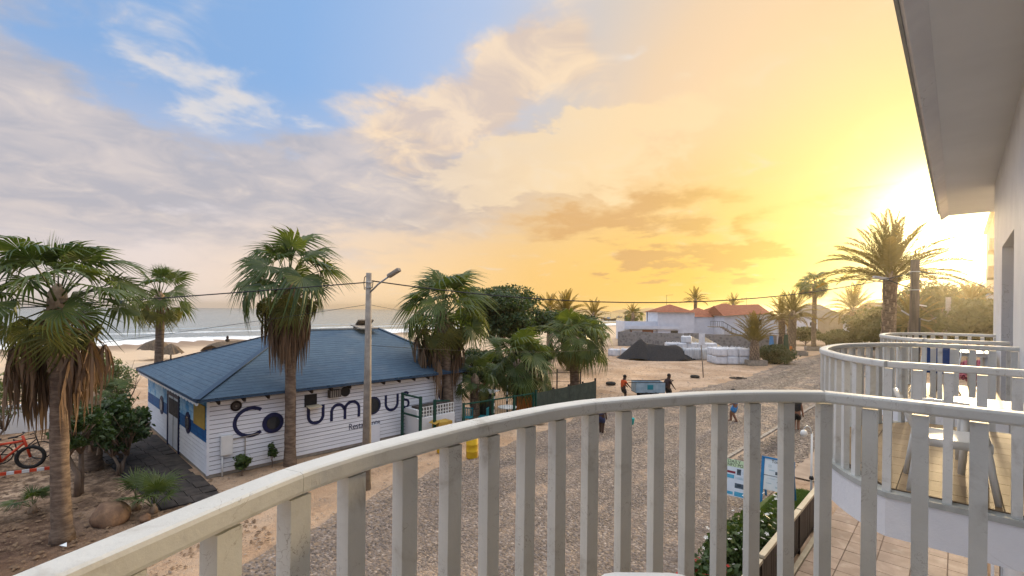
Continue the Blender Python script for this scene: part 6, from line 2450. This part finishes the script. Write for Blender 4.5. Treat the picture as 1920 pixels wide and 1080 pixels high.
def board(label, loc, rz, w, h, z0, rects, texts, frame, base):
    t = thing('information_board', label, 'sign', loc, rz, 'information boards on the pavement')
    lean = R(12)
    c, s = math.cos(lean), math.sin(lean)
    def P(x, v, o=0):       # x across, v up the leaning board, o out of it (towards -y)
        return (x, v * s - o * c, z0 + v * c + o * s)
    def slab(x0, x1, v0, v1, o0, o1, m, nm, par):
        MB().add([P(x0, v0, o0), P(x1, v0, o0), P(x1, v1, o0), P(x0, v1, o0), P(x0, v0, o1), P(x1, v0, o1), P(x1, v1, o1), P(x0, v1, o1)],
                 [(0, 3, 2, 1), (4, 5, 6, 7), (0, 1, 5, 4), (1, 2, 6, 5), (2, 3, 7, 6), (3, 0, 4, 7)]).build(nm, m, par)
    bd = MB()
    slab(-w / 2, w / 2, 0, h, 0, .012, base, 'panel', t)
    for i, (x0, x1, v0, v1, m) in enumerate(rects):
        slab(-w / 2 + w * x0, -w / 2 + w * x1, h * v0, h * v1, .0121, .0145, M[m], 'print', t)
    for body, size, x, v, m in texts:
        text_on(t, body, size, P(-w / 2 + w * x, h * v, .0155), R(90) - lean, M[m])
    if frame:
        for x in (-w / 2 - .085, w / 2 + .005):
            slab(x, x + .08, -z0 / c, h + .03, -.02, .03, M['sign_blue'], 'frame_post', t)
            MB().bar((x + .025, h * s, z0 + h * c), (x + .025, h * s + .42, 0), .05).build('strut', M['sign_blue'], t)
        slab(-w / 2 - .085, w / 2 + .085, h + .0, h + .05, -.02, .03, M['sign_blue'], 'frame_top', t)
    else:
        for x in (-w / 2 + .03, w / 2 - .07):
            slab(x, x + .04, -z0 / c, 0, -.02, .0, M['concrete'], 'leg', t)
    return t


F_ = R(35)
board('wide white information board with green heading behind the hedge', (-4.66, 14.75, 0), R(4), .95, 1.05, .32,
      [(0, 1, .80, 1.0, 'sign_green'), (.0, .33, .48, .58, 'print_blue'), (.0, .32, .04, .12, 'print_blue'), (.36, .66, .02, .14, 'print_blue'), (.68, 1, .02, .17, 'print_red'),
       (.36, .8, .24, .37, 'print_dark'), (.70, 1, .44, .58, 'print_pale'), (.36, .66, .48, .55, 'print_pale'), (.40, .52, .60, .76, 'print_dark'), (.02, .36, .62, .68, 'print_red'), (.0, .30, .16, .44, 'sign_white'), (.55, .95, .64, .70, 'print_pale')],
      [('DAILY', .13, .12, .905, 'black'), ('INFO POINT', .12, .08, .815, 'black')], False, M['sign_white'])
board('smaller information board in a bright blue easel frame', (-3.93, 15.8, 0), R(2), .72, .92, .40,
      [(.0, 1, .455, .475, 'print_dark'), (.14, .28, .72, .82, 'print_pale'), (.42, .66, .52, .62, 'print_dark'), (.18, .40, .62, .66, 'print_pale'), (.12, .5, .36, .39, 'print_pale'), (.5, .85, .28, .31, 'print_dark'), (.1, .3, .2, .23, 'print_pale'), (.8, .95, .06, .14, 'print_dark'), (.45, .55, .1, .16, 'print_pale')],
      [('Tours', .12, .26, .885, 'black')], True, M['sign_white'])

# ------------------------------------------------------------------ people
def skin_mesh(name, joints, edges, mat, sub=1):
    me = bpy.data.meshes.new(name)
    me.from_pydata([tuple(j[0]) for j in joints], edges, [])
    o = bpy.data.objects.new('tmp', me)
    col.objects.link(o)
    sk = o.modifiers.new('s', 'SKIN')
    sk.use_smooth_shade = True
    for i, j in enumerate(joints):
        r = j[1]
        me.skin_vertices[0].data[i].radius = r if hasattr(r, '__len__') else (r, r)
    me.skin_vertices[0].data[0].use_root = True
    ss = o.modifiers.new('u', 'SUBSURF')
    ss.levels = ss.render_levels = sub
    bpy.context.view_layer.update()
    m2 = bpy.data.meshes.new_from_object(o.evaluated_get(bpy.context.evaluated_depsgraph_get()))
    bpy.data.objects.remove(o)
    bpy.data.meshes.remove(me)
    m2.name = name
    m2.materials.clear()
    m2.materials.append(mat)
    return m2


def limb2(a, b, l1, l2, bend):
    """joint between a and b reachable with l1,l2, bending towards bend"""
    a, b, bend = Vector(a), Vector(b), Vector(bend)
    d = b - a
    D = min(d.length, (l1 + l2) * .999)
    u = d.normalized()
    x = (l1 * l1 - l2 * l2 + D * D) / (2 * D)
    h = math.sqrt(max(0, l1 * l1 - x * x))
    w = (bend - u * bend.dot(u)).normalized()
    return a + u * x + w * h, a + u * D


def person(label, loc, rz, skin, top, bottom, H=1.7, feet=((.10, .0), (-.10, .0)), lift=(0, 0), hands=None, lean=0.0, hair_long=False, short=True, dress=False, group='people in the street', sit=0):
    """faces +y locally; feet (x,y) pairs; hands (x,y,z) pairs"""
    t = thing('person', label, 'person', loc, rz, group)
    k = H / 1.7
    hip = Vector((0, -.02 - lean * .3, .90 - sit))
    chest = hip + Vector((0, .42 * lean, .36))
    neck = hip + Vector((0, .62 * lean + .01, .54))
    head = neck + Vector((0, .04 + .12 * lean, .16))
    J, E = [], []
    def add(p, r, par=None):
        g_ = 1.42
        J.append((Vector(p) * k, (r[0] * k * g_, r[1] * k * g_) if hasattr(r, '__len__') else r * k * g_))
        if par is not None:
            E.append((par, len(J) - 1))
        return len(J) - 1
    p0 = add(hip, (.135, .10))
    p1 = add(hip.lerp(chest, .5), (.12, .09), p0)
    p2 = add(chest, (.15, .10), p1)
    p3 = add(neck, .055, p2)
    p4 = add(head - Vector((0, 0, .04)), (.068, .080), p3)
    p5 = add(head + Vector((0, 0, .06)), (.072, .085), p4)
    p6 = add(head + Vector((0, 0, .115)), (.045, .055), p5)
    nz = add(head + Vector((0, .10, -.005)), .012, p4)
    legs, arms = [], []
    for i, sx in enumerate((1, -1)):
        hj = hip + Vector((sx * .09, 0, -.06))
        ft = Vector((feet[i][0], feet[i][1], .07 + lift[i]))
        kn, ft = limb2(hj, ft, .42, .41, (0, 1, 0))
        a = add(hj, .085, p0)
        b = add(hj.lerp(kn, .5), .075, a)
        c = add(kn, .055, b)
        d = add(kn.lerp(ft, .4), .052, c)
        e = add(ft, .036, d)
        add(ft + Vector((0, -.05, -.035)), .03, e)
        f = add(ft + Vector((sx * .01, .09, -.04)), (.034, .026), e)
        add(ft + Vector((sx * .015, .16, -.05)), (.03, .016), f)
        legs.append((hj, kn, ft))
        sh = chest + Vector((sx * .17, .02 * lean, .10))
        hd = Vector(hands[i]) if hands else Vector((sx * .24, .06, .84 - sit))
        el_, hd = limb2(sh, hd, .28, .25, (sx * .35, -1, -.2))
        a = add(sh, .052, p2)
        b = add(el_, .040, a)
        c = add(hd, .026, b)
        dr = (hd - el_).normalized()
        pm_ = add(hd + dr * .07, (.034, .018), c)
        side = dr.cross(Vector((0, 1, 0)))
        side = side.normalized() if side.length > .1 else Vector((1, 0, 0))
        for q, fl in ((-.025, .068), (-.008, .078), (.009, .074), (.025, .058)):
            g = add(hd + dr * (.085 + fl * .5) + side * q, .009, pm_)
            add(hd + dr * (.085 + fl) + side * q + Vector((0, .018, 0)), .008, g)
        g = add(hd + dr * .05 - side * .04 * sx + Vector((0, .02, 0)), .010, c)
        add(hd + dr * .085 - side * .052 * sx + Vector((0, .028, 0)), .008, g)
        arms.append((sh, el_, hd))
    put('body', skin_mesh('body', J, E, M[skin], 1), t)
    # shirt
    J2, E2 = J, E
    J, E = [], []
    q0 = add(hip + Vector((0, 0, -.06 if not dress else -.02)), (.152, .118))
    q1 = add(hip.lerp(chest, .5), (.14, .108), q0)
    q2 = add(chest, (.166, .118), q1)
    q3 = add(chest.lerp(neck, .62), (.085, .075), q2)
    for sh, el_, hd in arms:
        a = add(sh, .068, q2)
        add(sh.lerp(el_, .75 if not dress else .25), .056, a)
    put('shirt', skin_mesh('shirt', J, E, M[top], 1), t)
    J, E = [], []
    q0 = add(hip + Vector((0, 0, .05)), (.148, .116))
    q1 = add(hip + Vector((0, 0, -.05)), (.155, .122), q0)
    for hj, kn, ft in legs:
        a = add(hj, .102, q1)
        b = add(hj.lerp(kn, .55), .098, a)
        if not short:
            c = add(kn, .072, b)
            add(kn.lerp(ft, .85), .060, c)
        else:
            add(hj.lerp(kn, .86), .092, b)
    put('trousers' if not dress else 'skirt', skin_mesh('trousers', J, E, M[bottom], 1), t)
    # hair cap and face features
    hb = MB()
    hc = (head + Vector((0, -.012, .055))) * k
    n, m_ = 14, 7
    vs = []
    for j in range(m_ + 1):
        ph = R(-25 + 115 * j / m_)
        for i in range(n):
            a = 6.283 * i / n
            front = max(0, math.sin(a))
            phf = ph if j > 2 else ph + R(38) * front
            rr = .122 * k
            vs.append((hc.x + rr * .92 * math.cos(phf) * math.cos(a), hc.y + rr * 1.06 * math.cos(phf) * math.sin(a), hc.z + rr * math.sin(phf) * 1.02))
    hb.add(vs, [(j * n + i, j * n + (i + 1) % n, (j + 1) * n + (i + 1) % n, (j + 1) * n + i) for j in range(m_) for i in range(n)])
    if hair_long:
        hb.tube([hc + Vector((0, -.07, .02)) * k, hc + Vector((0, -.11, -.10)) * k, hc + Vector((0, -.11, -.24)) * k], [.07 * k, .065 * k, .02 * k], 8)
    hr = hb.build('hair', M['hair'], t, True)
    fc = MB()
    for sx in (-1, 1):
        e = (head + Vector((sx * .030, .086, .02))) * k
        fc.lathe([(.002, -.008), (.009, -.004), (.009, .004), (.002, .008)], e, 6)
    fc.obox((head + Vector((0, .082, -.055))) * k, Vector((.022, 0, 0)) * k, Vector((0, .006, 0)) * k, Vector((0, 0, .005)) * k)
    for sx in (-1, 1):
        fc.obox((head + Vector((sx * .078, -.005, .01))) * k, Vector((.008, 0, 0)) * k, Vector((0, .018, 0)) * k, Vector((0, 0, .03)) * k)
    fc.build('face', M['hair'] if False else M[skin], t)
    return t


cz = R(43.4)
person('person in an orange shirt pushing the handcart from its left end', (-15.55, 26.95, 0), R(-28), 'skin_dark', 'cloth_orange', 'cloth_black', 1.62, ((.10, -.05), (-.10, .18)), hands=((.22, .38, .92), (-.22, .38, .92)), lean=.12)
person('person in dark clothes walking ahead of the handcart, hand behind', (-13.55, 29.05, 0), R(-30), 'skin_dark', 'cloth_dark', 'cloth_black', 1.70, ((.10, .22), (-.10, -.16)), hands=((.34, .25, .86), (-.24, -.2, .88)), lean=.08)
person('person in navy shorts and striped leggings walking away, left of the bucket carrier', (-12.2, 19.1, 0), R(20), 'skin_dark', 'cloth_navy', 'cloth_navy', 1.60, ((.07, .02), (-.06, .10)), short=True)
pb = person('person carrying a turquoise bucket behind the balusters', (-11.5, 20.1, 0), R(160), 'skin_dark', 'cloth_orange', 'cloth_dark', 1.6, ((.10, .05), (-.10, .2)), hands=((.3, .05, .80), (-.36, .05, .84)))
person('person in a blue wrap stepping along the street', (-8.55, 26.2, 0), R(110), 'skin_mid', 'cloth_blue', 'cloth_blue', 1.66, ((.08, .16), (-.08, -.12)), hands=((.24, .30, 1.0), (-.24, .2, .95)), lean=.1, hair_long=True)
person('person in a short black dress walking away near the kerb', (-5.72, 26.4, 0), R(12), 'skin_mid', 'cloth_black', 'cloth_black', 1.70, ((.08, .10), (-.08, -.06)), hands=((.27, .05, .82), (-.25, 0, .82)), dress=True, hair_long=True)

bk = thing('bucket', 'turquoise bucket carried beside the person at the balusters', 'bucket', (-11.08, 19.95, .48))
MB().lathe([(.10, 0), (.14, .26), (.15, .28), (.14, .28), (.10, .02)], (0, 0, 0), 16).build('pail', M['bucket_teal'], bk, True)
MB().tube([(-.14, 0, .27), (-.08, 0, .38), (0, 0, .41), (.08, 0, .38), (.14, 0, .27)], .007, 5).build('handle', M['galv'], bk, True)


def handcart():
    c0, c1 = Vector((-15.3, 27.75, 0)), Vector((-14.0, 29.15, 0))
    dd = c1 - c0
    t = thing('handcart', 'pale blue box handcart on rubber tyres pushed across the lot', 'cart', (c0 + c1) / 2, math.atan2(dd.y, dd.x))
    L = dd.length / 2
    for y0, y1 in ((-.5, -.47), (.47, .5)):
        for i in range(3):
            MB().box(-L + 2 * L * i / 3 + .005, y0, .55, -L + 2 * L * (i + 1) / 3 - .005, y1, 1.18).build('side_panel', M['cart_blue'], t)
    MB().box(-L, -.47, .55, -L + .03, .47, 1.18).build('end_panel', M['cart_blue'], t)
    MB().box(L - .03, -.47, .55, L, .47, 1.18).build('end_panel', M['cart_blue'], t)
    MB().box(-L, -.47, .52, L, .47, .55).build('floor', M['dark_timber'], t)
    for y in (-.485, .485):
        MB().tube([(-L - .5, y, 1.22), (-L, y, 1.2), (L, y, 1.2), (L + .55, y, 1.32)], .022, 6).build('rail', M['dark_timber'], t, True)
    MB().tube([(L + .55, -.485, 1.32), (L + .55, .485, 1.32)], .022, 6).build('handle', M['dark_timber'], t)
    MB().box(-L * .6, -.42, .42, L * .6, .42, .519).build('chassis', M['black'], t)
    for x in (-.28, .34):
        for y in (-.52, .52):
            w = MB().torus((x, y, .29), .21, .08, 'Y', 20, 8).build('wheel', M['tyre'], t, True)
            MB().tube([(x, y - .05, .29), (x, y + .05, .29)], .14, 12).build('hub', M['dark_timber'], w)
    MB().box(-.22, -.53, .75, .16, -.501, 1.05).build('patch', M['teal'], t)


handcart()


# ------------------------------------------------------------------ boats on the bay
def boat(label, loc, s, rz):
    t = thing('fishing_boat', label, 'boat', loc, rz, 'small boats moored on the bay')
    mb = MB()
    st = [(-3, .5, .9), (-1.5, .9, .8), (1, .9, .85), (3.4, .05, 1.3)]
    vs = []
    for x, w, z in st:
        vs += [(x * s, -w * s, z * s), (x * s * .9, 0, -.1 * s), (x * s, w * s, z * s)]
    mb.add(vs, [(3 * i + j, 3 * i + 3 + j, 3 * i + 4 + j, 3 * i + 1 + j) for i in range(3) for j in (0, 1)] + [(0, 1, 2)])
    mb.build('hull', M['cloth_dark'], t)
    MB().box(-1.2 * s, -.5 * s, .5 * s, .3 * s, .5 * s, 1.7 * s).build('cabin', M['bag_grey'], t)
    MB().tube([(.5 * s, 0, .5 * s), (.5 * s, 0, 4.2 * s)], .06 * s, 5).build('mast', M['dark_timber'], t)


for i, (px_, d, s, lb) in enumerate([(-.6, 0, 1.4, 'nearest dark fishing boat moored on the bay'), (0, 60, 1.0, 'small dark boat right of the nearest boat'), (0, 90, 1.0, 'small dark boat left of the lone shore palm'), (0, 150, 1.0, 'far dark boat near the headland'), (0, 40, 1.0, 'small boat farthest left on the bay')]):
    a = R((-31.7, -29.6, -28.8, -30.6, -32.3)[i])
    D = 330 + d
    boat(lb, (math.sin(a) * D, math.cos(a) * D, -1.2), s, R((20, 50, 70, 30, 60)[i]))


# ------------------------------------------------------------------ evening haze over the coast
def haze():
    m = bpy.data.materials.new('haze_air')
    m.use_nodes = True
    nt = m.node_tree
    nt.nodes.clear()
    out = nt.nodes.new('ShaderNodeOutputMaterial')
    v = nt.nodes.new('ShaderNodeVolumePrincipled')
    v.inputs['Color'].default_value = (1.0, .90, .70, 1)
    v.inputs['Density'].default_value = .00042
    v.inputs['Anisotropy'].default_value = .88
    nt.links.new(v.outputs[0], out.inputs['Volume'])
    o = MB().box(-2150, -1700, -7, 1900, 2150, 19).build('haze', m)
    stuff(o, 'warm evening haze over the street and bay', 'haze')


haze()
